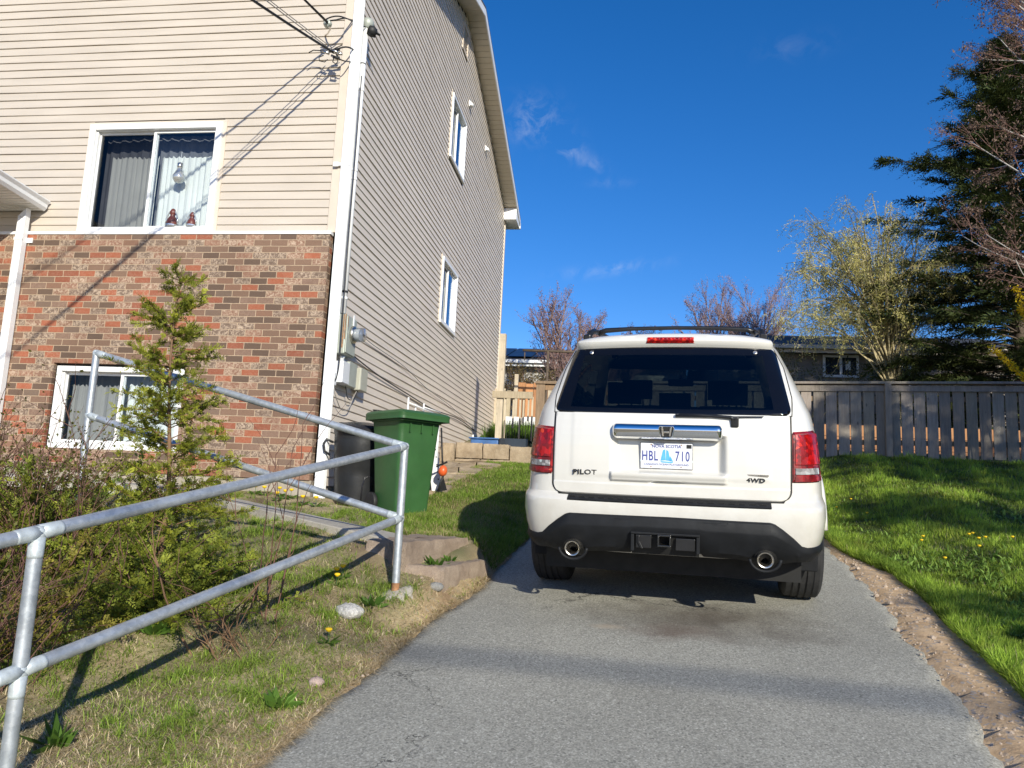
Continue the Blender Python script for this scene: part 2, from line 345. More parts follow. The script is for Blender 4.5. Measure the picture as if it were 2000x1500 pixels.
class MB:
    def __init__(s): s.v = []; s.f = []; s.t = []; s.n = 0; s.m = []; s.mi = 0
    def add(s, v, f, tint=None):
        v = np.asarray(v, float).reshape(-1, 3)
        s.f += [tuple(i+s.n for i in q) for q in f]; s.m += [s.mi]*len(f)
        s.v.append(v); s.n += len(v); s.t.append(np.tile(tint if tint is not None else (1, 1, 1), (len(v), 1)) if np.ndim(tint) < 2 else np.asarray(tint))
        return s
    def box(s, a, b, rot=None, c=None, tint=None):
        a = np.array(a, float); b = np.array(b, float)
        v = np.array([[(a, b)[i][0], (a, b)[j][1], (a, b)[k][2]] for i in (0, 1) for j in (0, 1) for k in (0, 1)])
        if rot is not None:
            ctr = np.array(c if c is not None else (a+b)/2); v = (v-ctr) @ np.array(rot).T+ctr
        return s.add(v, [(0, 1, 3, 2), (4, 6, 7, 5), (0, 4, 5, 1), (2, 3, 7, 6), (0, 2, 6, 4), (1, 5, 7, 3)], tint)
    def bar(s, p, q, w, h=None, up=(0, 0, 1), tint=None):
        p = np.array(p, float); q = np.array(q, float); h = h or w
        d = q-p; d /= np.linalg.norm(d); u = np.array(up, float)
        if abs(d@u) > .98: u = np.array((0, 1, 0.))
        x = np.cross(d, u); x /= np.linalg.norm(x); y = np.cross(x, d)
        v = [e+x*w/2*i+y*h/2*j for e in (p, q) for i, j in ((-1, -1), (1, -1), (1, 1), (-1, 1))]
        return s.add(v, [(3, 2, 1, 0), (4, 5, 6, 7), (0, 1, 5, 4), (1, 2, 6, 5), (2, 3, 7, 6), (3, 0, 4, 7)], tint)
    def tube(s, path, r, n=8, cap=True, tint=None):
        P = np.array(path, float); k = len(P); R_ = np.broadcast_to(np.asarray(r, float), (k,))
        T = np.gradient(P, axis=0) if k > 2 else np.array([P[1]-P[0]]*2)
        T /= np.linalg.norm(T, axis=1)[:, None]+1e-12
        ref = np.array((0, 0, 1.)) if abs(T[0][2]) < .9 else np.array((1., 0, 0))
        vs = []; x = np.cross(T[0], ref)
        a = np.arange(n)*2*math.pi/n
        for i in range(k):
            x = x-T[i]*(x@T[i]); x /= np.linalg.norm(x)+1e-12; y = np.cross(T[i], x)
            vs.append(P[i]+R_[i]*(np.cos(a)[:, None]*x+np.sin(a)[:, None]*y))
        f = [(i*n+j, i*n+(j+1) % n, (i+1)*n+(j+1) % n, (i+1)*n+j) for i in range(k-1) for j in range(n)]
        if cap: f += [tuple(range(n))[::-1], tuple((k-1)*n+j for j in range(n))]
        return s.add(np.concatenate(vs), f, tint)
    def lathe(s, prof, o=(0, 0, 0), ax=(0, 0, 1), n=24):
        ax = np.array(ax, float); ax /= np.linalg.norm(ax); ref = np.array((1., 0, 0)) if abs(ax[0]) < .9 else np.array((0, 1., 0))
        x = np.cross(ax, ref); x /= np.linalg.norm(x); y = np.cross(ax, x); o = np.array(o, float); a = np.arange(n)*2*math.pi/n
        v = np.concatenate([o+ax*h+r*(np.cos(a)[:, None]*x+np.sin(a)[:, None]*y) for r, h in prof]); k = len(prof)
        f = [(i*n+j, i*n+(j+1) % n, (i+1)*n+(j+1) % n, (i+1)*n+j) for i in range(k-1) for j in range(n)]
        f += [tuple(range(n))[::-1], tuple((k-1)*n+j for j in range(n))]
        return s.add(v, f)
    def prism(s, poly, ex):
        """poly: list of 3-d points in one plane, pushed along the vector ex"""
        P = np.array(poly, float); n = len(P); v = np.concatenate([P, P+np.array(ex)])
        return s.add(v, [tuple(range(n))[::-1], tuple(range(n, 2*n))]+[(i, (i+1) % n, n+(i+1) % n, n+i) for i in range(n)])
    def grid(s, V, tint=None, flip=False, close=False):
        V = np.asarray(V, float); a, b = V.shape[:2]
        f = []
        for i in range(a-1):
            for j in range(b if close else b-1):
                q = (i*b+j, i*b+(j+1) % b, (i+1)*b+(j+1) % b, (i+1)*b+j); f.append(q[::-1] if flip else q)
        return s.add(V.reshape(-1, 3), f, tint)
    def quads(s, V, tint):
        """V: (n,4,3) separate quads, tint (n,3)"""
        n = len(V); idx = np.arange(n*4).reshape(n, 4)
        s.f += [tuple(r) for r in (idx+s.n).tolist()]; s.m += [s.mi]*n
        s.v.append(np.asarray(V).reshape(-1, 3)); s.t.append(np.repeat(tint, 4, 0)); s.n += n*4
        return s

def build(name, mb, mat, parent=None, smooth=False, label=None, cat=None, group=None, kind=None, bevel=0, tint=False, world=True, auto=None, seg=2):
    v = np.concatenate(mb.v) if mb.v else np.zeros((0, 3))
    if parent is not None:
        M4 = WM[parent.name]
        if world:
            inv = np.array(M4.inverted()); v = v @ inv[:3, :3].T+inv[:3, 3]
        base = np.zeros(3)
    else:
        base = np.array(((v[:, 0].min()+v[:, 0].max())/2, (v[:, 1].min()+v[:, 1].max())/2, v[:, 2].min())); v = v-base
    me = bpy.data.meshes.new(name)
    nv, nf = len(v), len(mb.f)
    me.vertices.add(nv); me.vertices.foreach_set('co', v.astype(np.float32).ravel())
    ln = np.fromiter((len(f) for f in mb.f), np.int32, nf); tot = int(ln.sum())
    me.loops.add(tot); me.loops.foreach_set('vertex_index', np.fromiter((i for f in mb.f for i in f), np.int32, tot))
    me.polygons.add(nf); st = np.zeros(nf, np.int32); st[1:] = np.cumsum(ln)[:-1]
    me.polygons.foreach_set('loop_start', st)
    me.polygons.foreach_set('loop_total', ln)
    for mm in ([mat] if isinstance(mat, str) else mat): me.materials.append(MATS[mm])
    if not isinstance(mat, str): me.polygons.foreach_set('material_index', np.array(mb.m, np.int32))
    me.update(calc_edges=True)
    me.polygons.foreach_set('use_smooth', np.full(nf, bool(smooth)))
    if tint:
        t = np.concatenate(mb.t); a = me.attributes.new('tint', 'FLOAT_COLOR', 'POINT')
        a.data.foreach_set('color', np.concatenate([t, np.ones((nv, 1))], 1).astype(np.float32).ravel())
    me.validate()
    o = bpy.data.objects.new(name, me); C.objects.link(o)
    if parent is not None: o.parent = parent; WM[o.name] = WM[parent.name]
    else: o.location = base; WM[o.name] = Matrix.Translation(base)
    if bevel:
        b = o.modifiers.new('bevel', 'BEVEL'); b.width = bevel; b.segments = seg; b.limit_method = 'ANGLE'; b.angle_limit = rad(40)
    if auto:
        try:
            me.polygons.foreach_set('use_smooth', np.ones(nf, bool)); me.set_sharp_from_angle(angle=rad(auto))
        except Exception: pass
    return tag(o, label, cat, group, kind)

def text(name, s, size, mat, parent, M4, extrude=.001, bold=0.0, sx=1.0, shear=0, spacing=1, align='CENTER'):
    cu = bpy.data.curves.new(name, 'FONT'); cu.body = s; cu.size = size; cu.extrude = extrude; cu.offset = bold; cu.align_x = align; cu.align_y = 'CENTER'; cu.shear = shear; cu.space_character = spacing; cu.resolution_u = 4
    t = bpy.data.objects.new(name, cu); C.objects.link(t)
    dg = bpy.context.evaluated_depsgraph_get(); me = bpy.data.meshes.new_from_object(t.evaluated_get(dg))
    bpy.data.objects.remove(t); bpy.data.curves.remove(cu)
    me.name = name; me.materials.clear(); me.materials.append(MATS[mat])
    v = np.zeros(len(me.vertices)*3, np.float32); me.vertices.foreach_get('co', v); v = v.reshape(-1, 3).astype(float); v[:, 0] *= sx
    A = np.array(M4); v = v @ A[:3, :3].T+A[:3, 3]
    me.vertices.foreach_set('co', v.astype(np.float32).ravel()); me.update()
    o = bpy.data.objects.new(name, me); C.objects.link(o); o.parent = parent; WM[o.name] = WM[parent.name]
    return o

def ss(x, a, b):
    t = np.clip((x-a)/(b-a), 0, 1); return t*t*(3-2*t)

# ---------------------------------------------------------------- the lie of the land
DL = np.array([(-1.45, -6), (-1.36, 0), (-1.27, 2.6), (-1.22, 3.25), (-1.19, 3.55), (-1.14, 3.95), (-1.11, 4.4), (-1.04, 4.85), (-.93, 5.4), (-.92, 6.0), (-.85, 7.0), (-.75, 8.2), (-.45, 10.5), (-.3, 12.2)])
DR = np.array([(1.0, -6), (1.25, 0), (1.40, 2.6), (1.47, 3.3), (1.57, 3.79), (1.65, 4.38), (1.69, 5.0), (1.79, 5.5), (1.88, 6.3), (1.94, 7.2), (1.98, 8.2), (2.1, 10.5), (2.25, 12.2)])
SR = np.array([(1.3, -6), (1.45, 0), (1.66, 3.1), (1.74, 3.56), (1.86, 3.9), (1.94, 4.5), (2.02, 5.27), (2.13, 5.96), (2.16, 6.6), (2.08, 7.1), (2.02, 7.6), (2.04, 8.2), (2.18, 10.5), (2.3, 12.2)])
def edge(T, y): return np.interp(y, T[:, 1], T[:, 0])
CTRL = np.array([(-1.35, 4.74, .115), (-1.62, 5.25, .29), (-2.0, 5.35, .30), (-2.3, 5.5, .30), (-2.7, 5.75, .31), (-3.1, 6.0, .32), (-3.6, 6.3, .34), (-4.2, 6.7, .36), (-2.0, 6.1, .22), (-2.5, 6.6, .24), (-3.3, 7.2, .25), (-4.2, 7.5, .26), (-2.2, 7.6, .13), (-2.8, 8.1, .13), (-3.25, 8.0, .2), (-5, 7.7, .24), (-8, 7.6, .26), (-2.2, 3.2, -.02), (-2.65, 3.75, .07), (-3, 2, -.08), (-2.3, 4.7, .2), (-3.0, 4.9, .22), (-3.5, 5, .22), (-5, 5, .24), (-2, 2.3, -.01), (-6, 3, .05), (-3, 13, .13), (-1.6, 13.5, .13), (-1, 9, .06), (-1.2, 3.2, 0), (-1.4, 6.6, .15), (-1.05, 7.4, .06), (-1.15, 4.3, .0), (-1.2, 5.0, .19), (-1.15, 5.5, .17),
                 (2.4, 5, .14), (2.2, 4, .13), (3, 8, .18), (4, 10.5, .32), (4.5, 13.7, .51), (6.5, 13.6, .51), (9, 13, .55), (2.5, 13.8, .42), (-.5, 14, .28), (3, 2, .12), (6, 8, .28), (2.2, 9, .12)])
def H(x, y):
    x = np.asarray(x, float); y = np.asarray(y, float)
    y1 = np.minimum(y, 24); base = SLOPE*y1+.03*np.clip(y-24, 0, 30)
    base = np.where(y < -2, SLOPE*-2+.02*(y+2), base)
    d2 = (x[..., None]-CTRL[:, 0])**2+(y[..., None]-CTRL[:, 1])**2
    w = 1/(d2+.05)**1.6
    dl = (w*CTRL[:, 2]).sum(-1)/w.sum(-1)
    yy = np.clip(y, -6, 12.2)
    gl = edge(DL, yy)-x; gr = x-edge(SR, yy)      # metres outside the driveway on the left, the soil strip on the right
    wl_ = .5-.3*ss(y, 4.0, 4.8)*(1-ss(y, 6.2, 7.0))
    k = np.where(x < .3, ss(gl/wl_, 0, 1), np.where(gr > 0, .10*ss(gr, -.02, .10+.05*np.sin(y*5.3)+.04*np.sin(y*13))+.90*ss(gr, .05, 1.7), 0))
    k = np.where(y > 12.2, np.maximum(k, ss(y, 12.2, 13.4)), k)
    far = ss(np.hypot(x, y-8), 9, 14)
    dl = dl*(1-far)+.3*far
    bumps = .018*np.sin(x*5.1+1.3*y)*np.sin(y*4.3-.7*x)+.012*np.sin(x*11+y*3)*np.sin(y*9.7)
    soil = (gr <= 0) & (x > .3)
    patio = np.where((x < -1.55) & (x > -6) & (y > 14.0), ss(y, 14.0, 14.25)*.15, 0)*(1-ss(y, 20, 24))
    return base+dl*k+bumps*k*(y > 0)*(1-far)+np.where(soil & (y < 12.2), .004*np.sin(x*23+y*11)*np.sin(y*17), 0)+patio

def h1(x, y): return float(H(np.array(x), np.array(y)))

# the ground: one sheet to the horizon
xs = np.concatenate([[-500, -250, -120, -60, -35, -22, -15, -11], np.arange(-9, -4.01, .14), np.arange(-4, 3.5, .06), np.arange(3.5, 10, .14), [10.3, 11, 12.5, 15, 20, 28, 40, 70, 130, 250, 500]])
ys = np.concatenate([[-300, -120, -50, -20, -10, -5, -2, -1, 0], np.arange(.5, 9, .06), np.arange(9, 16, .14), np.arange(16, 25, .5), [26, 28, 31, 35, 40, 50, 54, 70, 110, 200, 400, 800]])
GX, GY = np.meshgrid(xs, ys); GZ = H(GX, GY)
yy = np.clip(GY, -6, 12.2); ind = (GX > edge(DL, yy)-.035) & (GX < edge(DR, yy)+.035) & (GY < 12.1) & (GY > -6)
GZ = GZ-np.where(ind, .035, 0)
mb = MB().grid(np.stack([GX, GY, GZ], -1))
gr = build('ground', mb, 'earth', kind='structure', smooth=True)
gl_ = edge(DL, yy)-GX; grr = GX-edge(DR, yy); gs = GX-edge(SR, yy)
soil = np.where((grr > -.1) & (gs < .13), 1., 0)*(GY < 12.5)
soil = np.maximum(soil, np.where(gl_ > -.1, (1-ss(gl_, .0, .22))*.45, 0)*(GX < .3))
lush = np.where(GX > .4, ss(gs, .02, .2), np.where(GY > 6.8, ss(GX+GY*.0, -2.6, -1.9)*.9, np.clip(.30+.35*np.sin(GX*4.3+GY*1.7)*np.sin(GY*3.9-GX*1.1)+.2*np.sin(GX*11+GY*7)*np.sin(GY*9), 0, .9))); lush = np.where(GY > 16, 1, lush)
def cover(o, soil, lush):
    a = o.data.attributes.new('cover', 'FLOAT_COLOR', 'POINT'); z = np.zeros(soil.size)
    a.data.foreach_set('color', np.stack([soil.ravel(), lush.ravel(), z, z+1], 1).astype(np.float32).ravel())
cover(gr, soil, lush)

# the driveway, 4 mm above what it lies on, with a crumbling edge
yv = np.concatenate([np.arange(-6, 2, .3), np.arange(2, 12.2, .06)]); tt = np.linspace(0, 1, 40)
wl = .012*np.sin(yv*9)+.010*np.sin(yv*23+1)+.008*np.sin(yv*51); wr = .014*np.sin(yv*8+2)+.012*np.sin(yv*19)+.009*np.sin(yv*47)
A = edge(DL, yv)+wl; B = edge(DR, yv)+wr
V = np.zeros((len(yv), 42, 3))
DX = A[:, None]+(B-A)[:, None]*tt; V[:, 1:41, 0] = DX; V[:, :, 1] = yv[:, None]
Z = SLOPE*np.clip(yv, -2, 99)+np.where(yv < -2, .02*(yv+2), 0)
V[:, 1:41, 2] = Z[:, None]+.004+.006*np.sin(DX*2.2+yv[:, None])*np.sin(yv[:, None]*1.3)-.012*(np.abs(tt-.5)*2)**6
V[:, 0] = V[:, 1]+(-.02, 0, -.05); V[:, 41] = V[:, 40]+(.02, 0, -.05)
build('driveway', MB().grid(V), 'asphalt', kind='structure', smooth=True)
# street at the foot of the plot, behind the photographer
mb = MB(); xx = np.linspace(-60, 60, 30); yy2 = np.linspace(-13, -6.0, 6); X2, Y2 = np.meshgrid(xx, yy2)
mb.grid(np.stack([X2, Y2, SLOPE*-2+.02*(Y2+2)+.02], -1)); build('road', mb, 'asphalt', kind='structure')

# ---------------------------------------------------------------- the house
XG, YF, YB = -3.257, 7.98, 20.02          # gable wall, front face, back face
RIDGE_Y, RIDGE_Z, PITCH = 14.0, 10.95, .32
def roof_z(y): return RIDGE_Z-PITCH*abs(y-RIDGE_Y)
house = thing('house', 'tall house in beige siding over a brick ground floor', 'house', (XG, YF, 1.2))
COURSE = .1016
def siding(mb, axis, fixed, z0, ztop, u0, u1, holes=(), profile=None, sgn=1, joints=0):
    """lapped boards; axis 'x': wall faces -y at y=fixed, axis 'y': wall faces +x at x=fixed"""
    k = 0; r = random.Random(3)
    z = z0
    while z < ztop-.01:
        za, zb = z, min(z+COURSE, ztop)
        segs = [(u0, u1)]
        if profile:
            d = (RIDGE_Z-(zb-.02))/PITCH
            if d <= .05: break
            segs = [(max(u0, RIDGE_Y-d), min(u1, RIDGE_Y+d))]
        for (a, b, c, d) in holes:
            new = []
            for (s0, s1) in segs:
                if zb <= c+.02 or za >= d-.02 or s1 <= a or s0 >= b: new.append((s0, s1)); continue
                if s0 < a: new.append((s0, a))
                if s1 > b: new.append((b, s1))
            segs = new
        if joints:   # overlaps of board lengths
            new = []
            for (s0, s1) in segs:
                j = s0+r.uniform(.6, 3.6)
                while j < s1-.4: new.append((s0, j)); s0 = j; j += 3.66
                new.append((s0, s1))
            segs = new
        for q, (s0, s1) in enumerate(segs):
            e = .0012*((k+q) % 2); n = max(2, int((s1-s0)/.5)+1)
            us = np.linspace(s0, s1+(.012 if joints and q < len(segs)-1 else 0), n)
            rows = []
            wob = .0018*np.sin(us*2.1+k*1.7)+.0008*np.sin(us*5.3+k)
            for (off, zz) in ((.000, za+.004), (.0165, za), (.019, za+.004), (.0185, za+.012), (.004, zb+.006)):
                o = off+e+(wob if off > .01 else 0)
                if axis == 'x': rows.append(np.stack([us, np.full(n, fixed)-o, np.full(n, zz)+wob*.8], 1))
                else: rows.append(np.stack([np.full(n, fixed)+o, us, np.full(n, zz)+wob*.8], 1))
            mb.grid(np.array(rows), flip=(axis == 'y'))
        z += COURSE; k += 1
    return mb

WX0, WX1, WZ0, WZ1 = -6.47, -4.755, 4.215, 5.60      # upper front window, outer casing
BX0, BX1, BZ0, BZ1 = -6.52, -4.88, 1.67, 2.65        # basement window
XL = -18.0
SZ0 = 4.235                                          # where the siding starts over the brick
EAVE = roof_z(YF)
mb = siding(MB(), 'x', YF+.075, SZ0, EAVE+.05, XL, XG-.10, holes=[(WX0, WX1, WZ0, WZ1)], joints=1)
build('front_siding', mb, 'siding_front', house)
GW = [(13.13, 14.40, 4.41, 5.62), (13.13, 14.40, 7.55, 8.80)]
GV = (13.68, 14.18, 10.06, 10.62)
BW = (16.95, 18.6, 1.9, 2.72)
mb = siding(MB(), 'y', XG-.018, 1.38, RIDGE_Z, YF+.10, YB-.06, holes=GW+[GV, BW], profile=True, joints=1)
build('side_siding', mb, 'siding_side_sunlit', house)
# brick facing of the ground floor with its end returned at the corner
mb = MB(); y0, y1, bz0, bz1 = YF, YF+.105, 1.43, 4.195
for a, b, c, d in ((XL, BX0, bz0, bz1), (BX1, XG-.045, bz0, bz1), (BX0, BX1, BZ1, bz1), (BX0, BX1, bz0, BZ0)):
    mb.box((a, y0, c), (b, y1, d))
build('brick_wall', mb, 'brick', house)
mb = MB().box((XL, YF-.012, 4.197), (XG-.03, YF+.08, 4.235)); build('ledge_flashing', mb, 'white_vinyl', house, bevel=.004)
mb = MB().box((XL, YF+.02, .6), (XG-.03, YF+.3, 1.428)).box((XG-.30, YF+.3, .6), (XG-.03, YB, 1.43)); build('foundation', mb, 'foundation', house)
# inner shell that keeps the rooms dark
mb = MB()
mb.box((XL, YF+.62, 4.3), (XG-.4, YF+.66, 9.0)) if 0 else None
for a, b in (((XL-.1, YF+.1, 0), (XL, YB, 9)), ((XL, YB-.1, 0), (XG-.1, YB, 9)), ((XL, YF+.2, .9), (XG-.05, YB, 1.0)), ((XL, YF+.2, 4.05), (XG-.05, YB, 4.15)), ((XL, YF+.2, 6.7), (XG-.05, YB, 6.8))): mb.box(a, b)
build('wall', mb, 'dark_wall', house)
# corner posts
for mb in (MB().box((XG-.105, YF+.045, 4.236), (XG+.008, YF+.09, EAVE)), MB().box((XG-.03, YF+.0905, 4.236), (XG+.0085, YF+.155, EAVE)), MB().box((XG-.02, YB-.10, 1.5), (XG+.02, YB+.01, EAVE-.1))):
    build('corner_trim', mb, 'beige_trim', house, bevel=.006)
# roof: slab, soffit, rake fascia, shingles, box return at the back eave
OV = .34
roof = None
mb = MB()
for sgn in (-1, 1):
    ye = RIDGE_Y+sgn*(6.02+.42); ze = roof_z(ye)
    P = [(XL-.3, RIDGE_Y, RIDGE_Z+.17), (XG+OV+.02, RIDGE_Y, RIDGE_Z+.17), (XG+OV+.02, ye, ze+.17), (XL-.3, ye, ze+.17)]
    P = np.array(P); Q = P-(0, 0, .05); 
    mb.add(np.concatenate([P, Q]), [(0, 1, 2, 3) if sgn > 0 else (3, 2, 1, 0), (7, 6, 5, 4) if sgn > 0 else (4, 5, 6, 7), (0, 4, 5, 1), (1, 5, 6, 2), (2, 6, 7, 3), (3, 7, 4, 0)])
roof = build('roof', mb, 'shingles', house)
mb = MB(); mb2 = MB()
for sgn in (-1, 1):
    ye = RIDGE_Y+sgn*6.42; n = 46
    yv_ = np.linspace(RIDGE_Y, ye, n); zv = RIDGE_Z-PITCH*np.abs(yv_-RIDGE_Y)
    # ribbed soffit of vinyl panels
    rows = []
    for i in range(n-1):
        a, b = yv_[i], yv_[i+1]; za, zb = zv[i], zv[i+1]; c = a+(b-a)*.9; zc = za+(zb-za)*.9
        for (yy_, zz_, dz) in ((a, za, 0), (c, zc, 0), (c, zc, .012), (b, zb, .012)):
            rows.append([(XG-.02, yy_, zz_+dz), (XG+OV, yy_, zz_+dz)])
    mb.grid(np.array(rows), flip=sgn > 0)
    # fascia along the rake
    P = [(XG+OV, RIDGE_Y, RIDGE_Z-.03), (XG+OV, RIDGE_Y, RIDGE_Z+.118), (XG+OV, ye, roof_z(ye)+.118), (XG+OV, ye, roof_z(ye)-.03)]
    mb2.prism(P, (.022, 0, 0))
build('soffit', mb, 'soffit', roof); build('rake_fascia', mb2, 'silver_paint' if 0 else 'white_trim', roof)
mb = MB(); ye = YB+.42
mb.prism([(XG-.01, YB-.3, roof_z(YB-.3)-.02), (XG-.01, YB-.3, roof_z(ye)-.10), (XG-.01, ye, roof_z(ye)-.10), (XG-.01, ye, roof_z(ye)+.1)], (OV+.006, 0, 0))
build('eave_return', mb, 'white_trim', roof)
build('gutter', MB().box((XL, YB+.01, roof_z(ye)-.08), (XG-.02, ye, roof_z(ye)-.05)).box((XL, ye-.001, roof_z(ye)-.10), (XG+OV+.02, ye+.09, roof_z(ye)+.06)), 'white_trim', roof)
build('gutter', MB().box((XL, YF-.421, roof_z(ye)-.08), (XG-.02, YF+.1, roof_z(ye)-.05)).box((XL, YF-.51, roof_z(ye)-.1), (XG+OV, YF-.42, roof_z(ye)+.06)), 'white_trim', roof)

def wavy(u0, u1, z0, z1, fixed, axis, amp=.03, nw=9, seed=1, top_ragged=False):
    r = np.random.default_rng(seed); u = np.linspace(u0, u1, 90); t = (u-u0)/(u1-u0)
    ph = np.cumsum(r.uniform(.3, 1.7, 90))/90; y = amp*(np.sin(ph*nw*6.28+r.uniform(0, 6))*.65+np.sin(ph*nw*2.7*6.28+1)*.25+.5*np.sin(t*9+r.uniform(0, 6)))
    z = np.linspace(z0, z1, 6); rows = []
    for k, zz in enumerate(z):
        zt = np.full(90, zz)
        if k == 5 and top_ragged: zt = zt+.012*np.sin(t*70)
        d = y*(1+.25*(1-k/5))
        rows.append(np.stack([u, fixed+d, zt], 1) if axis == 'x' else np.stack([fixed+d, u, zt], 1))
    return MB().grid(np.array(rows))
def window(axis, fixed, u0, u1, z0, z1, mull, fw=.065, curtain=None, screen_first=True, out=1, depth=.1, sill=True, seed=1, proud=.035, fl=None, blind=None):
    """sliding window: casing, sashes, two panes, curtain"""
    def b(mb, ua, ub, ya, yb, za, zb):       # ya..yb measured outwards-negative: 0 is the wall face
        if axis == 'x': mb.box((ua, fixed+ya, za), (ub, fixed+yb, zb))
        else: mb.box((fixed-yb, ua, za), (fixed-ya, ub, zb))
    w = build('window', _frame(b, u0, u1, z0, z1, fw, proud, depth), 'white_vinyl', house, bevel=.005)
    if fl:
        fb = MB(); c = .04
        for q in ((u0-c, u0-.001, z0-c*.3, z1+c), (u1+.001, u1+c, z0-c*.3, z1+c), (u0-.001, u1+.001, z1+.001, z1+c)): b(fb, q[0], q[1], fl[0], fl[1], q[2], q[3])
        build('flashing', fb, 'beige_trim', w)
    mb = MB(); m = u0+(u1-u0)*mull; s = .034
    for (a, c, ya) in ((u0+fw+.001, m+.022, .045), (m-.022, u1-fw-.001, .018)):
        b(mb, a, a+s, ya, ya+.025, z0+fw+.001, z1-fw-.001); b(mb, c-s, c, ya, ya+.025, z0+fw+.001, z1-fw-.001)
        b(mb, a+s, c-s, ya, ya+.025, z0+fw+.001, z0+fw+s); b(mb, a+s, c-s, ya, ya+.025, z1-fw-s, z1-fw-.001)
    build('sash', mb, 'white_vinyl', w, bevel=.004)
    for k, (a, c, ya) in enumerate(((u0+fw+s, m+.022-s, .055), (m-.022+s, u1-fw-s, .028))):
        mb = MB()
        if axis == 'x': mb.add([(a, fixed+ya, z0+fw+s), (c, fixed+ya, z0+fw+s), (c, fixed+ya, z1-fw-s), (a, fixed+ya, z1-fw-s)], [(0, 1, 2, 3)])
        else: mb.add([(fixed-ya, a, z0+fw+s), (fixed-ya, c, z0+fw+s), (fixed-ya, c, z1-fw-s), (fixed-ya, a, z1-fw-s)], [(0, 1, 2, 3)])
        build('pane', mb, 'screened_glass' if (k == 0) == screen_first else 'window_glass', w)
    if curtain:
        for (ua, ub, zt, amp, nw) in curtain:
            f = fixed+.17 if axis == 'x' else fixed-.17
            build('curtain', wavy(ua, ub, z0+.04, zt, f, axis, amp, nw, seed, True), 'curtain', w, smooth=True); seed += 1
        if blind: build('blind', wavy(u0+.02, u1-.02, z0+.02, z1-.02, fixed+.28, axis, .02, 14, seed+3), blind, w, smooth=True)
    return w
def _frame(b, u0, u1, z0, z1, fw, proud, depth):
    mb = MB()
    b(mb, u0, u0+fw, -proud, depth, z0, z1); b(mb, u1-fw, u1, -proud, depth, z0, z1)
    b(mb, u0+fw, u1-fw, -proud, depth, z0, z0+fw); b(mb, u0+fw, u1-fw, -proud, depth, z1-fw, z1)
    b(mb, u0+fw, u0+fw+.02, .0, depth, z0+fw, z1-fw); b(mb, u1-fw-.02, u1-fw, .0, depth, z0+fw, z1-fw)
    b(mb, u0-.012, u1+.012, -proud-.012, -proud+.03, z0-.02, z0+.004) 
    return mb
window('x', YF+.045, WX0, WX1, WZ0, WZ1, .49, .075, fl=(.007, .03), blind='blind', curtain=[(WX0+.2, WX0+.84, 5.25, .018, 9), (WX0+.86, WX1-.1, 5.25, .019, 10)], seed=3)
window('x', YF+.06, BX0+.03, BX1-.005, BZ0+.01, BZ1-.03, .5, .06, blind='pale_blind', curtain=[(BX0+.1, BX0+.75, 2.42, .022, 5), (BX0+.85, BX1-.1, 2.44, .022, 6)], seed=9)
mb = MB().box((BX0+.0, YF+.06, BZ1-.03), (BX1, YF+.1, BZ1)).box((BX0, YF+.05, BZ0), (BX0+.028, YF+.1, BZ1-.03)); build('caulk', mb, 'seal', house)
for (a, b_, c, d) in GW:
    window('y', XG, a, b_, c, d, .5, .06, curtain=[(a+.72, b_-.1, d-.3, .02, 5)], seed=int(c*10), proud=.03, screen_first=True, fl=(-.006, .02))
window('y', XG, BW[0], BW[1], BW[2], BW[3], .45, .06, proud=.02)
mb = MB().box((XG-.05, GV[0], GV[2]), (XG+.012, GV[0]+.05, GV[3])).box((XG-.05, GV[1]-.05, GV[2]), (XG+.012, GV[1], GV[3])).box((XG-.05, GV[0]+.05, GV[2]), (XG+.012, GV[1]-.05, GV[2]+.05)).box((XG-.05, GV[0]+.05, GV[3]-.05), (XG+.012, GV[1]-.05, GV[3]))
for k in range(7):
    z = GV[2]+.07+k*.066; mb.box((XG-.05, GV[0]+.05, z), (XG, GV[1]-.05, z+.012), rot=np.array(Matrix.Rotation(rad(35), 3, 'Y')))
build('attic_vent', mb, 'beige_trim', house)
mb = MB().box((XG-.1, GV[0], GV[2]), (XG-.06, GV[1], GV[3])); build('vent_backing', mb, 'dark_wall', house)
# two small white exhaust hoods by the eave, a dryer hood by the basement window
for (y, z, s) in ((14.62, 9.36, .13), (16.6, 9.32, .13), (19.0, 2.93, .17)):
    mb = MB().box((XG, y-s/2, z-s/2), (XG+.02, y+s/2, z+s/2)).prism([(XG+.02, y-s*.4, z+s*.45), (XG+.02, y-s*.4, z-s*.3), (XG+.09, y-s*.4, z-s*.4), (XG+.09, y-s*.4, z-s*.1)], (0, s*.8, 0))
    build('exhaust_hood', mb, 'white_vinyl', house, bevel=.004)
# corner downspout: square white pipe standing by the corner
mb = MB().box((XG+.012, YF+.012, 1.22), (XG+.115, YF+.095, EAVE-.15))
for k in range(3): mb.box((XG+.115, YF+.024+k*.024, 1.22), (XG+.119, YF+.034+k*.024, EAVE-.15)); mb.box((XG+.026+k*.028, YF+.008, 1.22), (XG+.040+k*.028, YF+.012, EAVE-.15))
ds = build('downspout', mb, 'white_trim', house, bevel=.005)
for z in (5.02, 7.6):
    mb = MB(); mb.box((XG-.06, YF+.006, z), (XG+.122, YF+.0075, z+.035)); mb.box((XG-.075, YF+.002, z-.008), (XG-.02, YF+.02, z+.045)); build('strap', mb, 'white_vinyl', ds)
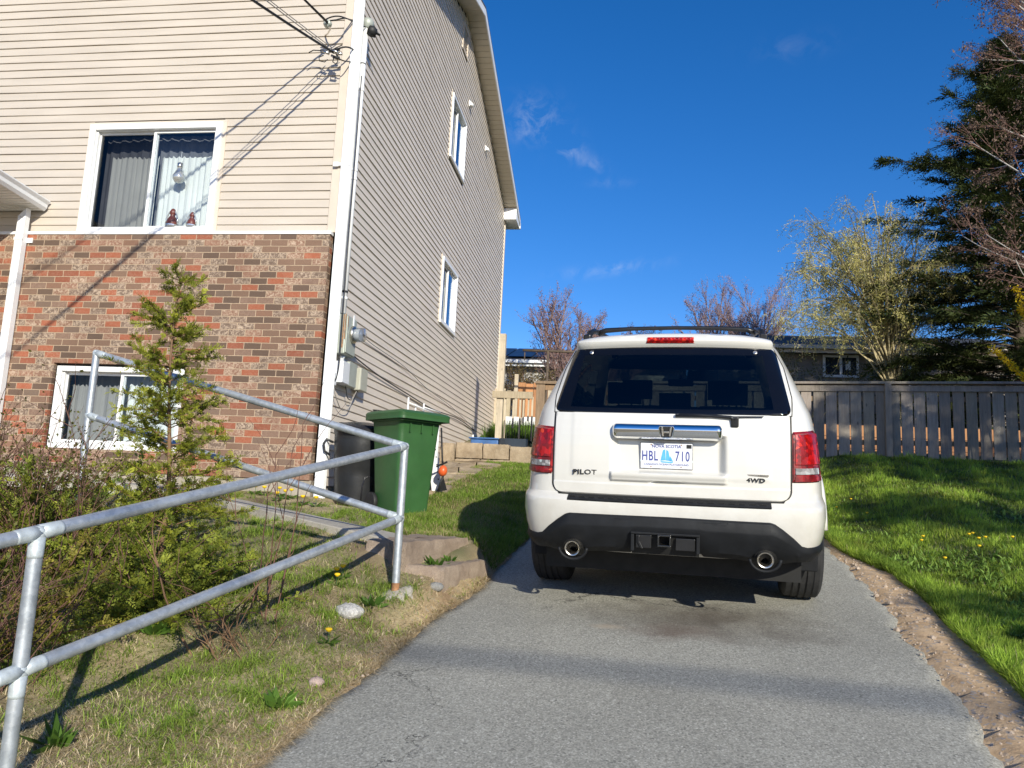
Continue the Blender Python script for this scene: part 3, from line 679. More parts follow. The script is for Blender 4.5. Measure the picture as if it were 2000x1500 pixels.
# porch roof at the left with its gutter and downspout
XP = -6.93
porch = build('porch_roof', MB().prism([(XP-.02, YF+.04, 4.62), (XP-.02, YF+.04, 4.66), (XP-.02, YF-2.6, 4.87), (XP-.02, YF-2.6, 4.83)], (-4, 0, 0)), 'shingles', house)
mb = MB(); prof = [(0, 0), (.02, -.0), (.05, .035), (.055, .075), (.085, .11), (.085, .125), (0, .125)]
a = np.array([(XP+q[0]-.03, YF+.03, 4.50+q[1]) for q in prof]); b_ = a+(0, -2.6, .2)
mb.prism(a, (0, -2.6, .2)); build('porch_gutter', mb, 'white_trim', porch, bevel=.004)
mb = MB(); rows = []
for i in range(40):
    y = YF+.03-i*.065; z = 4.51+(YF+.03-y)*.077
    for yy_, dz in ((y, 0), (y-.055, 0), (y-.056, .008), (y-.064, .008)): rows.append([(XP-4, yy_, z+dz), (XP-.03, yy_, z+dz)])
build('porch_soffit', mb.grid(np.array(rows)), 'white_vinyl', porch)
mb = MB()
PX = -7.13
mb.add([(PX-.05, YF-.09, 1.2), (PX+.05, YF-.09, 1.2), (PX+.05, YF-.015, 1.2), (PX-.05, YF-.015, 1.2), (PX-.05, YF-.09, 4.40), (PX+.05, YF-.09, 4.50), (PX+.05, YF-.015, 4.50), (PX-.05, YF-.015, 4.40)],
       [(3, 2, 1, 0), (4, 5, 6, 7), (0, 1, 5, 4), (1, 2, 6, 5), (2, 3, 7, 6), (3, 0, 4, 7)])
for k in range(3): mb.box((PX-.038+k*.03, YF-.094, 1.2), (PX-.024+k*.03, YF-.09, 4.40))
d2 = build('porch_downspout', mb, 'white_trim', porch, bevel=.004)
build('strap', MB().box((PX-.058, YF-.098, 4.10), (PX+.058, YF-.0945, 4.135)), 'white_vinyl', d2)
build('strap', MB().box((PX-.12, YF-.0145, 4.09), (PX+.12, YF-.002, 4.15)), 'white_vinyl', d2)

# things in the upper window
def bulb():
    x, y, z = -5.28, YF+.085, 4.86
    t = thing('bulb_ornament', 'hanging clear bulb ornament behind the upper window glass', 'ornament', (x, y, z))
    build('globe', MB().lathe([(.001, 0), (.04, .01), (.068, .05), (.07, .09), (.05, .13), (.03, .17), (.028, .2)], (x, y, z), n=16), 'ornament_glass', t, smooth=True)
    build('cap', MB().lathe([(.031, .2), (.033, .21), (.031, .25), (.012, .262)], (x, y, z), n=14), 'steel', t, smooth=True)
    build('cord', MB().tube([(x, y, z+.26), (x+.005, y, z+.4)], .0025, 5), 'white_vinyl', t)
bulb()
def figure(x, s, label):
    y, z = YF+.085, WZ0+.112
    t = thing('window_figurine', label, 'ornament', (x, y, z))
    build('body', MB().lathe([(.06*s, 0), (.065*s, .03), (.05*s, .09*s), (.025*s, .13*s), (.035*s, .15*s), (.04*s, .17*s), (.02*s, .21*s), (.001, .22*s)], (x, y, z), n=14), 'ornament_red', t, smooth=True)
    build('base', MB().lathe([(.075*s, -.004), (.075*s, .012), (.062*s, .016)], (x, y, z), n=14), 'ornament_glass', t)
    build('arch', MB().tube([(x+.075*s*math.cos(a), y-.01, z+.02+.17*s*math.sin(a)) for a in np.linspace(0, math.pi, 12)], .008, 6), 'ornament_glass', t, smooth=True)
figure(-5.30, 1.0, 'larger red and glass figurine on the upper window sill'); figure(-5.05, .8, 'smaller red and glass figurine at the right end of the upper window sill')
def at_y(px, py, y):
    """the point at distance y up the plot that lies in the direction of a pixel of the 2000 x 1500 photograph"""
    d = px_dir(px, py); return np.array(d*(y/d.y))+(0, 0, CAM_H)
def gp(px, py):
    d = px_dir(px, py); lo = .5
    for y in np.arange(.8, 40, .02):
        p = np.array(d*(y/d.y))+(0, 0, CAM_H)
        if p[2] <= h1(p[0], p[1]): return p
    return p

# ---------------------------------------------------------------- services on the gable wall
t = thing('service_mast', 'white service mast pipe with dark weatherhead on the house corner', 'mast', (XG+.05, 8.3, 3.4))
px_ = XG+.06
build('pipe', MB().tube([(px_, 8.30, 3.36), (px_, 8.30, 6.93)], .036, 14), 'white_trim', t, smooth=True)
for z in (3.52, 4.97, 5.08, 6.1): build('clamp', MB().lathe([(.037, 0), (.043, .004), (.043, .03), (.037, .034)], (px_, 8.30, z), n=14), 'white_vinyl', t, smooth=True)
build('strap', MB().tube([(px_, 8.30, 6.45), (px_, 8.30, 6.462)], .0395, 12).tube([(px_, 8.3, 3.60), (px_, 8.3, 3.625)], .0395, 12), 'black_rubber', t)
hd = build('weatherhead', MB().lathe([(.04, 0), (.05, .02), (.068, .045), (.076, .085), (.066, .12), (.038, .145), (.001, .15)], (px_, 8.30, 6.92), (.22, .16, 1), n=18), 'meter_grey', t, smooth=True)
build('insulator', MB().lathe([(.001, -.01), (.055, 0), (.068, .05), (.05, .10), (.001, .11)], (px_+.04, 8.28, 6.90), (.75, .35, -.25), n=14), 'black_rubber', hd, smooth=True)

t = thing('electricity_meter', 'rust streaked grey meter box with round glass electricity meter', 'meter', (XG, 8.4, 2.9))
bx = build('box', MB().box((XG+.004, 8.26, 2.885), (XG+.125, 8.60, 3.345)), 'meter_grey', t, bevel=.008)
build('lid', MB().box((XG+.125, 8.275, 2.90), (XG+.137, 8.585, 3.33)), 'meter_grey', t, bevel=.004)
build('rust_streak', MB().box((XG+.09, 8.2575, 2.95), (XG+.104, 8.259, 3.34)).box((XG+.112, 8.2575, 3.05), (XG+.124, 8.259, 3.345)).box((XG+.1373, 8.28, 3.2), (XG+.1385, 8.30, 3.33)), 'rust', bx)
mt = build('meter', MB().lathe([(.10, 0), (.10, .03), (.088, .035)], (XG+.137, 8.46, 3.14), (1, 0, 0), n=28), 'steel', t, smooth=True)
build('dome', MB().lathe([(.085, .036), (.085, .12), (.078, .145), (.001, .15)], (XG+.137, 8.46, 3.14), (1, 0, 0), n=28), 'clear_dome', mt, smooth=True)
build('dial', MB().lathe([(.07, .036), (.07, .10), (.001, .102)], (XG+.137, 8.46, 3.14), (1, 0, 0), n=24), 'box_white', mt)
build('seal_tag', MB().box((XG+.14, 8.44, 3.245), (XG+.15, 8.47, 3.37)), 'box_white', t)
def jbox(name, label, mat, y0, y1, z0, z1, d, lidd=.006):
    t = thing(name, label, 'junction box', (XG, (y0+y1)/2, z0))
    build('case', MB().box((XG+.004, y0, z0), (XG+d, y1, z1)), mat, t, bevel=.01)
    build('cover', MB().box((XG+d, y0+.008, z0+.006), (XG+d+lidd, y1-.008, z1+.004)), mat, t, bevel=.003)
    return t
w = jbox('junction_box', 'white plastic junction box under the rusty meter box', 'box_white', 8.27, 8.50, 2.55, 2.80, .12)
build('spout', MB().lathe([(.03, 0), (.03, .05), (.036, .055), (.036, .075)], (XG+.06, 8.38, 2.80), n=14), 'box_white', w, smooth=True)
jbox('junction_box', 'grey metal junction box between the white and the beige box', 'meter_grey', 8.53, 8.80, 2.55, 2.84, .10)
jbox('junction_box', 'beige junction box furthest from the house corner', 'box_beige', 8.92, 9.18, 2.555, 2.83, .11)
jbox('junction_box', 'small white telephone box by the foot of the downspout', 'box_white', 8.16, 8.24, 2.50, 2.64, .07)
def cable(name, label, pts, r, mat, cat='cable', group=None, n=6, sm=10):
    P = np.array(pts, float)
    if sm and len(P) > 2:      # Catmull-Rom through the points
        Q = np.vstack([2*P[0]-P[1], P, 2*P[-1]-P[-2]]); out = []
        for i in range(1, len(Q)-2):
            for s_ in np.linspace(0, 1, sm, endpoint=False):
                a, b, c, d = Q[i-1:i+3]; out.append(.5*(2*b+(c-a)*s_+(2*a-5*b+4*c-d)*s_**2+(3*b-a-3*c+d)*s_**3))
        P = np.array(out+[P[-1]])
    return build(name, MB().tube(P, r, n), mat, smooth=True, label=label, cat=cat, group=group)
X1 = XG+.028
cable('wall_cable', 'grey looped cable hanging below the junction boxes', [(XG+.05, 8.22, 2.5), (XG+.06, 8.30, 2.38), (XG+.05, 8.52, 2.27), (XG+.06, 8.72, 2.30), (XG+.06, 8.86, 2.45), (XG+.06, 8.98, 2.56)], .006, 'grey_cable')
cable('wall_cable', 'thin black cable drooping from the beige box', [(XG+.05, 8.6, 2.55), (XG+.06, 8.68, 2.42), (XG+.05, 8.9, 2.44), (XG+.06, 9.0, 2.56)], .006, 'black_cable')
cable('wall_cable', 'black twin cable running down the side wall towards the basement window', [(XG+.04, 8.6, 3.0), (X1, 9.0, 2.95), (X1, 10, 2.88), (X1, 11.3, 2.84), (X1, 13, 2.80), (X1, 15, 2.86), (X1, 16.9, 2.80)], .009, 'black_cable')
cable('wall_cable', 'upper grey cable stapled along the side siding from the meter box', [(XG+.05, 8.6, 3.33), (X1, 9.4, 3.25), (X1, 11, 3.22), (X1, 12.4, 3.10), (X1, 14.5, 3.02), (X1, 16.8, 2.84)], .0055, 'grey_cable')
cable('wall_cable', 'thin black cable running down beside the white downspout', [(XG+.125, 8.12, 6.2), (XG+.12, 8.14, 5.2), (XG+.122, 8.13, 4.2), (XG+.12, 8.15, 3.3), (XG+.12, 8.15, 2.7), (XG+.05, 8.2, 2.5)], .006, 'black_cable')
# service drop: lines coming in from the street pole
def drop(px0, py0, y0, a, c, L, n=14):
    p = at_y(px0, py0, y0); s_ = np.linspace(0, L, n)
    return [tuple(p+np.array((a*q, -q, c*q+.012*q*q))) for q in s_]
cable('service_wire', 'thick black service wire crossing in front of the upper siding', drop(652, 103, 7.8, -.175, -.245, 7), .014, 'black_cable', 'wire', sm=4)
cable('service_wire', 'thin pair of wires just above the thick black wire', drop(640, 92, 7.82, -.12, -.225, 7), .006, 'grey_cable', 'wire', sm=4)
cable('service_wire', 'thin second wire of the pair above the thick black wire', drop(647, 92, 7.8, -.128, -.222, 7), .005, 'grey_cable', 'wire', sm=4)
cable('service_wire', 'twisted black wires coming in at the top of the picture to the weatherhead clevis', drop(640, 45, 7.72, -.13, -.12, 7), .011, 'black_cable', 'wire', sm=4)
cable('service_wire', 'single thin black wire beside the twisted wires', drop(641, 43, 7.7, -.145, -.115, 7), .006, 'black_cable', 'wire', sm=4)
cl = thing('wire_clevis', 'grey wire clevis with insulator hanging off the siding', 'wire clevis', at_y(640, 45, 7.72))
build('spool', MB().lathe([(.03, -.04), (.045, -.02), (.025, 0), (.045, .02), (.03, .04)], at_y(640, 47, 7.75), (.6, .3, .6), n=12), 'meter_grey', cl, smooth=True)
build('hook', MB().tube([at_y(641, 49, 7.75), at_y(646, 56, 7.85), at_y(640, 66, 7.95), at_y(634, 70, 8.06)], .009, 7), 'steel', cl, smooth=True)
sp = thing('splice_cluster', 'tangle of taped splices and wire loops by the house corner', 'wire splice', at_y(655, 108, 7.85))
r = random.Random(5)
for k in range(7):
    cx_, cy_ = 650+r.uniform(-14, 14), 106+r.uniform(-9, 9); yk = 7.82+r.uniform(-.05, .05)
    build('splice', MB().tube([at_y(cx_-6, cy_-2, yk), at_y(cx_+6, cy_+r.uniform(-5, 5), yk)], [.016, .018], 8), 'black_rubber' if k % 2 else 'steel', sp, smooth=True)
for pts in ([(640, 105), (628, 99), (612, 98), (603, 103)], [(652, 112), (650, 121), (656, 125), (660, 120), (657, 112)], [(632, 108), (623, 112), (624, 119), (634, 121), (640, 116)], [(645, 100), (655, 94), (668, 88)]):
    build('wire_loop', MB().tube([at_y(a, b_, 7.84) for a, b_ in pts], .006, 6), 'black_cable', sp, smooth=True)
def loopw(label, pts, r_=.008): cable('service_wire', label, [at_y(a, b_, y) for a, b_, y in pts], r_, 'black_cable', 'wire')
loopw('upper black wire loop from the clevis to the weatherhead', [(632, 40, 7.74), (648, 33, 7.72), (664, 32, 7.75), (683, 38, 7.95), (703, 43, 8.2), (712, 47, 8.27)])
loopw('lower black wire loop from the clevis to the weatherhead', [(634, 42, 7.75), (655, 39, 7.73), (676, 36, 7.85), (697, 47, 8.1), (714, 53, 8.25)])
loopw('black drip loop hanging on the far side of the weatherhead', [(714, 48, 8.3), (722, 56, 8.32), (735, 66, 8.35), (742, 68, 8.36), (731, 60, 8.32), (720, 50, 8.3)], .010)
loopw('smaller black drip loop under the weatherhead', [(708, 48, 8.28), (718, 60, 8.3), (730, 72, 8.33), (732, 68, 8.33), (722, 56, 8.3)], .009)
loopw('short black wire arching from the splices over the downspout', [(655, 101, 7.83), (664, 94, 7.8), (678, 92, 7.85), (690, 97, 8.0), (698, 108, 8.2), (701, 116, 8.24)], .010)
loopw('short black wire running from the splices down to the mast', [(657, 105, 7.83), (662, 114, 7.82), (672, 119, 7.85), (685, 121, 8.0), (694, 127, 8.18), (697, 140, 8.24), (698, 160, 8.25)], .008)

# ---------------------------------------------------------------- pipe railing
P1, P2, P3 = np.array((-1.345, 4.74)), np.array((-1.934, 2.40)), np.array((-3.74, 4.98))
def z3(p, z): return (p[0], p[1], z)
rl = thing('pipe_railing', 'galvanised pipe railing with two rails beside the driveway and path', 'railing', (P1[0], P1[1], .75))
RR = .0242
T1, M1, T2, M2, T3, M3 = 1.642, 1.194, 1.165, .717, 2.24, 1.79
def pipe(name, pts, r_=RR): return build(name, MB().tube(pts, r_, 20), 'galvanised_steel', rl, smooth=True, auto=50)
pipe('post', [z3(P1, .55), z3(P1, T1-.006)]); pipe('post', [z3(P2, .2), z3(P2, T2-.01)]); pipe('post', [z3(P3, .6), z3(P3, T3)])
e = P2+(P2-P1)*.45
pipe('top_rail', [z3(P1, T1), z3(P2, T2), z3(e, T2+(T2-T1)*.45)]); pipe('middle_rail', [z3(P1, M1), z3(P2, M2), z3(e, M2+(M2-M1)*.45)])
pipe('top_rail', [z3(P1, T1), z3(P3, T3)]); pipe('middle_rail', [z3(P1, M1), z3(P3, M3)])
joints = [(P1, T1), (P1, M1), (P2, T2), (P2, M2), (P3, T3), (P3, M3)]
arms = ((P1, T1, P2, T2), (P1, M1, P2, M2), (P1, T1, P3, T3), (P1, M1, P3, M3), (P2, T2, P1, T1), (P2, M2, P1, M1), (P2, M2, e, M2+(M2-M1)*.45), (P2, T2, e, T2+(T2-T1)*.45), (P3, T3, P1, T1), (P3, M3, P1, M1))
for jp, jz in joints:
    mb = MB().lathe([(.001, -.033), (.016, -.031), (.0262, -.014), (.0262, .010), (.018, .022), (.001, .025)], (jp[0], jp[1], jz), n=18)
    for p, z, q, zq in arms:
        if p is jp and z == jz:
            a = np.array(z3(p, z)); d = np.array(z3(q, zq))-a; d /= np.linalg.norm(d); mb.tube([a, a+d*.045, a+d*.075, a+d*.085], [.0262, .0256, .0249, .0243], 18)
    if jp is P2: mb.tube([(jp[0], jp[1], jz-.085), (jp[0], jp[1], jz-.075), (jp[0], jp[1], jz)], [.0243, .0252, .026], 18)
    build('weld', mb, 'silver_paint', rl, smooth=True)
build('rust_collar', MB().tube([z3(P1, .62), z3(P1, .80)], [.0252, .0246], 18, cap=False), 'rust', rl, smooth=True)
q = P1; fz = h1(q[0], q[1])
r = np.random.default_rng(4); a = np.linspace(0, 2*math.pi, 18, endpoint=False); rr_ = .095+.012*r.standard_normal(18)
V = np.array([np.stack([q[0]+.02+k*rr_*np.cos(a)*1.2, q[1]-.02+k*rr_*np.sin(a), H(q[0]+.02+k*rr_*np.cos(a)*1.2, q[1]-.02+k*rr_*np.sin(a))+z+.003*r.standard_normal(18)], 1) for k, z in ((.95, -.05), (.9, .0), (.75, .012), (.4, .016), (.05, .02))])
build('footing', MB().grid(V, close=True, flip=False), 'concrete', rl, smooth=True)

# ---------------------------------------------------------------- steps, path, slabs
def stone(name, label, mat, corners, z0, z1, cat, seed=1, rough=.012, kind=None, group=None, res=14, parent=None):
    """a hewn block: plan quad corners, bottom and top heights"""
    r = np.random.default_rng(seed); c = np.array(corners, float); u = np.linspace(0, 1, res)
    def pt(s_, t_): return (c[0]*(1-s_)*(1-t_)+c[1]*s_*(1-t_)+c[2]*s_*t_+c[3]*(1-s_)*t_)
    per = [(s_, 0) for s_ in u[:-1]]+[(1, s_) for s_ in u[:-1]]+[(1-s_, 1) for s_ in u[:-1]]+[(0, 1-s_) for s_ in u[:-1]]
    ctr = c.mean(0); rows = []
    nz = np.cumsum(r.standard_normal(len(per)))*.25; nz -= np.linspace(0, nz[-1], len(per))
    zt = (lambda s_, t_: z1[0]*(1-s_)*(1-t_)+z1[1]*s_*(1-t_)+z1[2]*s_*t_+z1[3]*(1-s_)*t_) if np.ndim(z1) else (lambda s_, t_: z1)
    for k, (f, inset) in enumerate(((0, 0), (.35, 0), (.7, 0), (.92, .004), (1, .02), (1, .06), (1, .5), (1, .97))):
        row = []
        for i, (s_, t_) in enumerate(per):
            p = pt(s_, t_); d = ctr-p; L = np.linalg.norm(d); p = p+d/L*(min(inset, 1)*(L if inset > .1 else 1))
            p = p-d/L*(rough*nz[i]*.5+rough*r.standard_normal()*.6)*(inset < .1)
            row.append((p[0], p[1], z0+(zt(s_, t_)-z0)*f+(r.standard_normal()*rough*.25 if k > 3 else 0)))
        rows.append(row)
    return build(name, MB().grid(np.array(rows), close=True), mat, parent, smooth=True, label=label, cat=cat, kind=kind, group=group, auto=45)
stone('stone_step', 'upper brown sandstone step block by the end of the concrete path', 'sandstone', [(-1.68, 5.12), (-1.36, 4.98), (-1.13, 5.95), (-1.60, 6.05)], .60, 1.03, 'step', 2, .011)
stone('stone_step', 'lower brown sandstone step at the edge of the driveway', 'sandstone', [(-1.40, 4.98), (-1.10, 5.0), (-.95, 5.78), (-1.20, 5.9)], .58, .885, 'step', 5, .010)
pa = [((-1.55, 5.26, 1.025), (-1.62, 5.85, 1.03)), ((-2.35, 5.72, 1.107), (-2.5, 6.36, 1.115)), ((-3.19, 6.2, 1.193), (-3.4, 6.87, 1.20)), ((-4.2, 6.78, 1.297), (-4.4, 7.45, 1.30)), ((-9, 7.0, 1.42), (-9, 7.7, 1.42))]
A_ = np.array([p[0] for p in pa]); B_ = np.array([p[1] for p in pa]); tq = np.linspace(0, 4, 60)
ip = lambda T: np.stack([np.interp(tq, np.arange(5), T[:, k]) for k in range(3)], 1)
A2, B2 = ip(A_), ip(B_); dz = np.array((0, 0, .11))
build('path', MB().grid(np.stack([A2-dz, A2-(0, 0, .008), A2+(B2-A2)*.02, A2+(B2-A2)*.5, A2+(B2-A2)*.98, B2-(0, 0, .008), B2-dz], 1), flip=True), 'concrete', kind='structure')
for k, (x, y, w_, d, a) in enumerate(((-2.35, 9.4, .55, .7, .1), (-2.45, 10.4, .6, .8, -.08), (-2.4, 11.5, .62, .9, .05), (-2.35, 12.7, .7, .8, -.05), (-2.9, 12.6, .45, .7, .1))):
    co, si = math.cos(a), math.sin(a); cs = [(x+i*w_/2*co-j*d/2*si, y+i*w_/2*si+j*d/2*co) for i, j in ((-1, -1), (1, -1), (1, 1), (-1, 1))]
    zz = [h1(*c)+.045 for c in cs]
    stone('paving_slab', ['worn concrete slab nearest the green bin', 'second worn concrete slab behind the green bin', 'third worn concrete slab along the side wall', 'worn concrete slab at the foot of the stone retaining wall', 'narrow concrete slab between the retaining wall and the siding'][k], 'wall_stone', cs, min(zz)-.12, zz, 'slab', 20+k, .01, group='slabs along the side of the house')
# retaining wall of stone blocks behind the bins
rw = thing('retaining_wall', 'low wall of weathered stone blocks across the side yard', 'wall', (-2.5, 13.95, 1.9))
for k, (x0, x1, z0, z1, y0) in enumerate(((-3.24, -2.98, 1.75, 2.28, 13.80), (-2.96, -2.47, 2.02, 2.30, 13.84), (-2.45, -1.98, 2.02, 2.29, 13.82), (-1.96, -1.55, 1.9, 2.26, 13.86), (-2.96, -2.5, 1.75, 2.0, 13.80), (-2.48, -1.9, 1.75, 2.0, 13.78))):
    stone('block', None, 'wall_stone', [(x0, y0), (x1, y0+.02), (x1, y0+.32), (x0, y0+.32)], z0, z1, None, 40+k, .012, parent=rw)

# ---------------------------------------------------------------- bins
def wheelie(x, y, yaw):
    z = h1(x, y)-.01
    t = thing('wheelie_bin', 'tall green wheeled bin with closed ribbed lid beside the house', 'bin', (x, y, z), Matrix.Rotation(yaw, 3, 'Z'))
    def ring(w_, d, z_, cr=.05, dy=0):
        out = []
        for sx, sy, a0 in ((1, -1, -90), (1, 1, 0), (-1, 1, 90), (-1, -1, 180)):
            for k in range(5):
                a = rad(a0+k*22.5); out.append((sx*(w_/2-cr)+cr*math.cos(a), sy*(d/2-cr)+cr*math.sin(a)+dy, z_))
        return out
    body = MB().grid(np.array([ring(.38, .40, .02, .04), ring(.39, .42, .0, .04), ring(.40, .43, .10, .045), ring(.48, .52, .78, .05), ring(.50, .54, .90, .05), ring(.505, .545, .905, .05), ring(.53, .57, .91, .05), ring(.53, .57, .95, .05), ring(.49, .53, .955, .04), ring(.41, .44, .5, .04)]), close=True)
    build('body', body, 'bin_green', t, smooth=True, world=False, auto=35)
    mb = MB()
    for q in (-.14, .0, .14): mb.box((q-.004, -.29, .80), (q+.004, -.262, .89))
    for q in (-.15, .05): mb.box((.247, q-.004, .80), (.262, q+.004, .89))
    build('rib', mb, 'bin_green', t, world=False)
    lid = build('lid', MB().grid(np.array([ring(.60, .66, .945, .06, -.01), ring(.62, .70, .95, .06, -.015), ring(.625, .71, .985, .06, -.015), ring(.60, .67, 1.005, .06, -.01), ring(.52, .56, 1.02, .06), ring(.5, .54, 1.018, .06), ring(.2, .2, 1.035, .06), ring(.02, .02, 1.036, .008)]), close=True), 'bin_green', t, smooth=True, world=False, auto=30)
    build('lid_edge', MB().grid(np.array([ring(.615, .695, .925, .06, -.015), ring(.622, .705, .925, .06, -.015), ring(.622, .705, .95, .06, -.015)]), close=True), 'bin_green', lid, world=False, smooth=True, auto=30)
    mb = MB()
    for k in range(5): q = -.22+k*.11; mb.lathe([(.018, 0), (.018, .02), (.026, .022), (.026, .03)], (q, .27, 1.012), n=10)
    mb.box((-.2, .262, 1.036), (-.12, .28, 1.044))
    build('hinge', mb, 'black_rubber', t, world=False)
    build('handle', MB().tube([(-.24, .30, .93), (-.24, .37, .97), (.24, .37, .97), (.24, .30, .93)], .014, 8), 'bin_green', t, world=False, smooth=True)
    for sx in (-1, 1):
        w_ = build('wheel', MB().lathe([(.06, -.025), (.095, -.022), (.1, -.01), (.1, .01), (.095, .022), (.06, .025)], (sx*.235, .2, .09), (1, 0, 0), n=22), 'black_rubber', t, world=False, smooth=True, auto=40)
    return t
wheelie(-2.19, 7.72, rad(50))
x, y = -2.80, 8.12; z = h1(x, y)-.01
t = thing('dustbin', 'dull black round rubbish bin with a loose dark lid', 'bin', (x, y, z))
build('body', MB().lathe([(.22, .0), (.235, .01), (.245, .05), (.262, .3), (.268, .40), (.275, .41), (.287, .68), (.29, .76), (.30, .78), (.30, .82), (.285, .825), (.27, .76)], (x, y, z), n=44), 'bin_black', t, smooth=True, auto=40)
lv = [(q, hh+.065) for q, hh in ((.305, .74), (.315, .745), (.315, .775), (.30, .79), (.27, .81), (.26, .805), (.15, .825), (.02, .835))]
build('lid', MB().lathe(lv, (x, y, z), (.06, -.10, 1), n=44), 'bin_lid', t, smooth=True, auto=40)
build('handle', MB().tube([(x-.27, y-.13, z+.66), (x-.335, y-.16, z+.69), (x-.36, y-.17, z+.64), (x-.345, y-.165, z+.56), (x-.29, y-.14, z+.52)], .013, 8), 'bin_black', t, smooth=True)
ang = [rad(d) for d in (-58, -52, -46, -40)]
build('moulded_arch', MB().tube([(x+.262*math.cos(a_), y+.262*math.sin(a_), z+h_) for a_, h_ in ((rad(-62), .05), (rad(-61), .2), (rad(-56), .29), (rad(-48), .31), (rad(-40), .29), (rad(-36), .2))], .007, 6), 'bin_lid', t, smooth=True)

# odds and ends between the green bin and the wall
p = (-2.16, 9.15); z = h1(*p)
t = thing('leaning_board', 'white perforated plastic strip leaning behind the green bin', 'board', (p[0], p[1], z))
a = Matrix.Rotation(rad(-9), 3, 'Y')
build('strip', MB().box((p[0]-.06, p[1], z), (p[0]+.06, p[1]+.02, z+.86), rot=np.array(a), c=(p[0], p[1], z)), 'white_vinyl', t, bevel=.003)
mb = MB()
for k in range(9): mb.box((p[0]+.028, p[1]-.002, z+.08+k*.09), (p[0]+.042, p[1]-.001, z+.095+k*.09), rot=np.array(a), c=(p[0], p[1], z))
build('hole', mb, 'seal', t)
p = (-2.09, 8.95); z = h1(*p)
t = thing('garden_tool', 'orange and black garden tool leaning upright beside the green bin', 'garden tool', (p[0], p[1], z))
build('head', MB().lathe([(.02, 0), (.05, .03), (.055, .07), (.04, .11), (.015, .13)], (p[0]+.02, p[1], z+.22), (.2, 0, 1), n=12), 'orange_plastic', t, smooth=True)
build('shaft', MB().tube([(p[0]+.03, p[1], z+.3), (p[0]-.04, p[1]+.1, z+.8)], .011, 7).tube([(p[0], p[1]-.03, z+.05), (p[0]+.05, p[1], z+.26)], .014, 7), 'black_rubber', t, smooth=True)
build('guard', MB().prism([(p[0]-.03, p[1]-.03, z+.03), (p[0]+.05, p[1]-.03, z+.2), (p[0]+.1, p[1]-.03, z+.06)], (0, .02, 0)).bar((p[0]-.05, p[1], z+.33), (p[0]+.08, p[1], z+.39), .02), 'black_plastic', t)
t = thing('wire_rack', 'white wire rack frame standing behind the lid of the green bin', 'rack', (-2.5, 9.6, h1(-2.5, 9.6)))
pts = [at_y(800, 776, 9.6), at_y(802, 800, 9.6), at_y(862, 812, 9.9)]
zb = h1(-2.5, 9.6)
build('frame', MB().tube([at_y(798, 776, 9.5), (at_y(798, 776, 9.5)[0], 9.5, zb)], .012, 7).tube([at_y(812, 790, 9.7), (at_y(812, 790, 9.7)[0], 9.7, zb)], .012, 7).tube([at_y(828, 788, 9.9), (at_y(828, 788, 9.9)[0], 9.9, zb)], .012, 7).tube([at_y(858, 812, 10.2), (at_y(858, 812, 10.2)[0], 10.2, zb)], .012, 7), 'white_vinyl', t, smooth=True)
build('rail', MB().tube([at_y(798, 786, 9.5), at_y(858, 812, 10.2)], .010, 7).tube([at_y(828, 795, 9.9), at_y(860, 806, 10.2)], .008, 7), 'white_vinyl', t, smooth=True)

# ---------------------------------------------------------------- fences
def wood(name, mb, mat, parent): return build(name, mb, mat, parent, tint=True)
def tint(r, v=.15): k = 1+r.uniform(-v, v); return (k, k*r.uniform(.97, 1.02), k*r.uniform(.94, 1.02))
F0 = np.array((-1.35, 14.32)); FD = np.array((1, -.092)); FD = FD/np.linalg.norm(FD); FN = np.array((FD[1], -FD[0]))  # FN towards the camera
def fp(s_, off=0): p = F0+FD*s_+FN*off; return p
r = random.Random(11)
fn = thing('board_fence', 'weathered grey board fence along the back of the lawn', 'fence', (F0[0], F0[1], 2.1))
LEN = 13.6
def ftop(s_): return 3.50+.011*s_
mb = MB(); s_ = .12
while s_ < LEN:
    w_ = .170+r.uniform(-.006, .006); a = fp(s_, .0); b_ = fp(s_+w_, .0); n_ = FN*.019
    z0 = h1(*a)+r.uniform(-.02, .015)+.0; z1 = ftop(s_)-.05
    v = [(*a, z0), (*b_, z0+.0), (*(b_-n_), z0), (*(a-n_), z0), (*a, z1), (*b_, z1), (*(b_-n_), z1), (*(a-n_), z1)]
    lean = r.uniform(-.006, .006); v = np.array(v); v[4:, :2] += FD*lean
    mb.add(v, [(0, 3, 2, 1), (4, 5, 6, 7), (0, 1, 5, 4), (1, 2, 6, 5), (2, 3, 7, 6), (3, 0, 4, 7)], tint(r, .22))
    s_ += .2+r.uniform(-.006, .006)
wood('board_panel', mb, 'grey_fence_wood', fn)
mb = MB()
for s0 in np.arange(.1, LEN-.1, 2.4):
    s1 = min(s0+2.4, LEN); e0, e1 = fp(s0+.006, -.045), fp(s1, -.045)
    for dz_ in (-.25, -1.0): mb.bar((*e0, ftop(s0)+dz_), (*e1, ftop(s1)+dz_), .04, .085, tint=tint(r))
wood('rail', mb, 'brown_fence_wood', fn)
mb = MB()
for s0 in np.arange(.0, LEN-.1, 2.4):
    s1 = min(s0+2.4, LEN); mb.bar((*fp(s0+.004, .016), ftop(s0)-.075), (*fp(s1, .016), ftop(s1)-.075), .022, .10, tint=tint(r)); mb.bar((*fp(s0-.02, 0), ftop(s0)+.02), (*fp(s1-.024, 0), ftop(s1)+.02), .15, .04, tint=tint(r))
wood('top_cap', mb, 'grey_fence_wood', fn)
for s0 in (2.96, 5.9, 8.8, 11.7):
    a = fp(s0, .03); wood('post', MB().bar((*a, h1(*a)-.1), (*a, ftop(s0)-.002), .10, .10, up=(FN[0], FN[1], 0), tint=tint(r)), 'grey_fence_wood', fn)
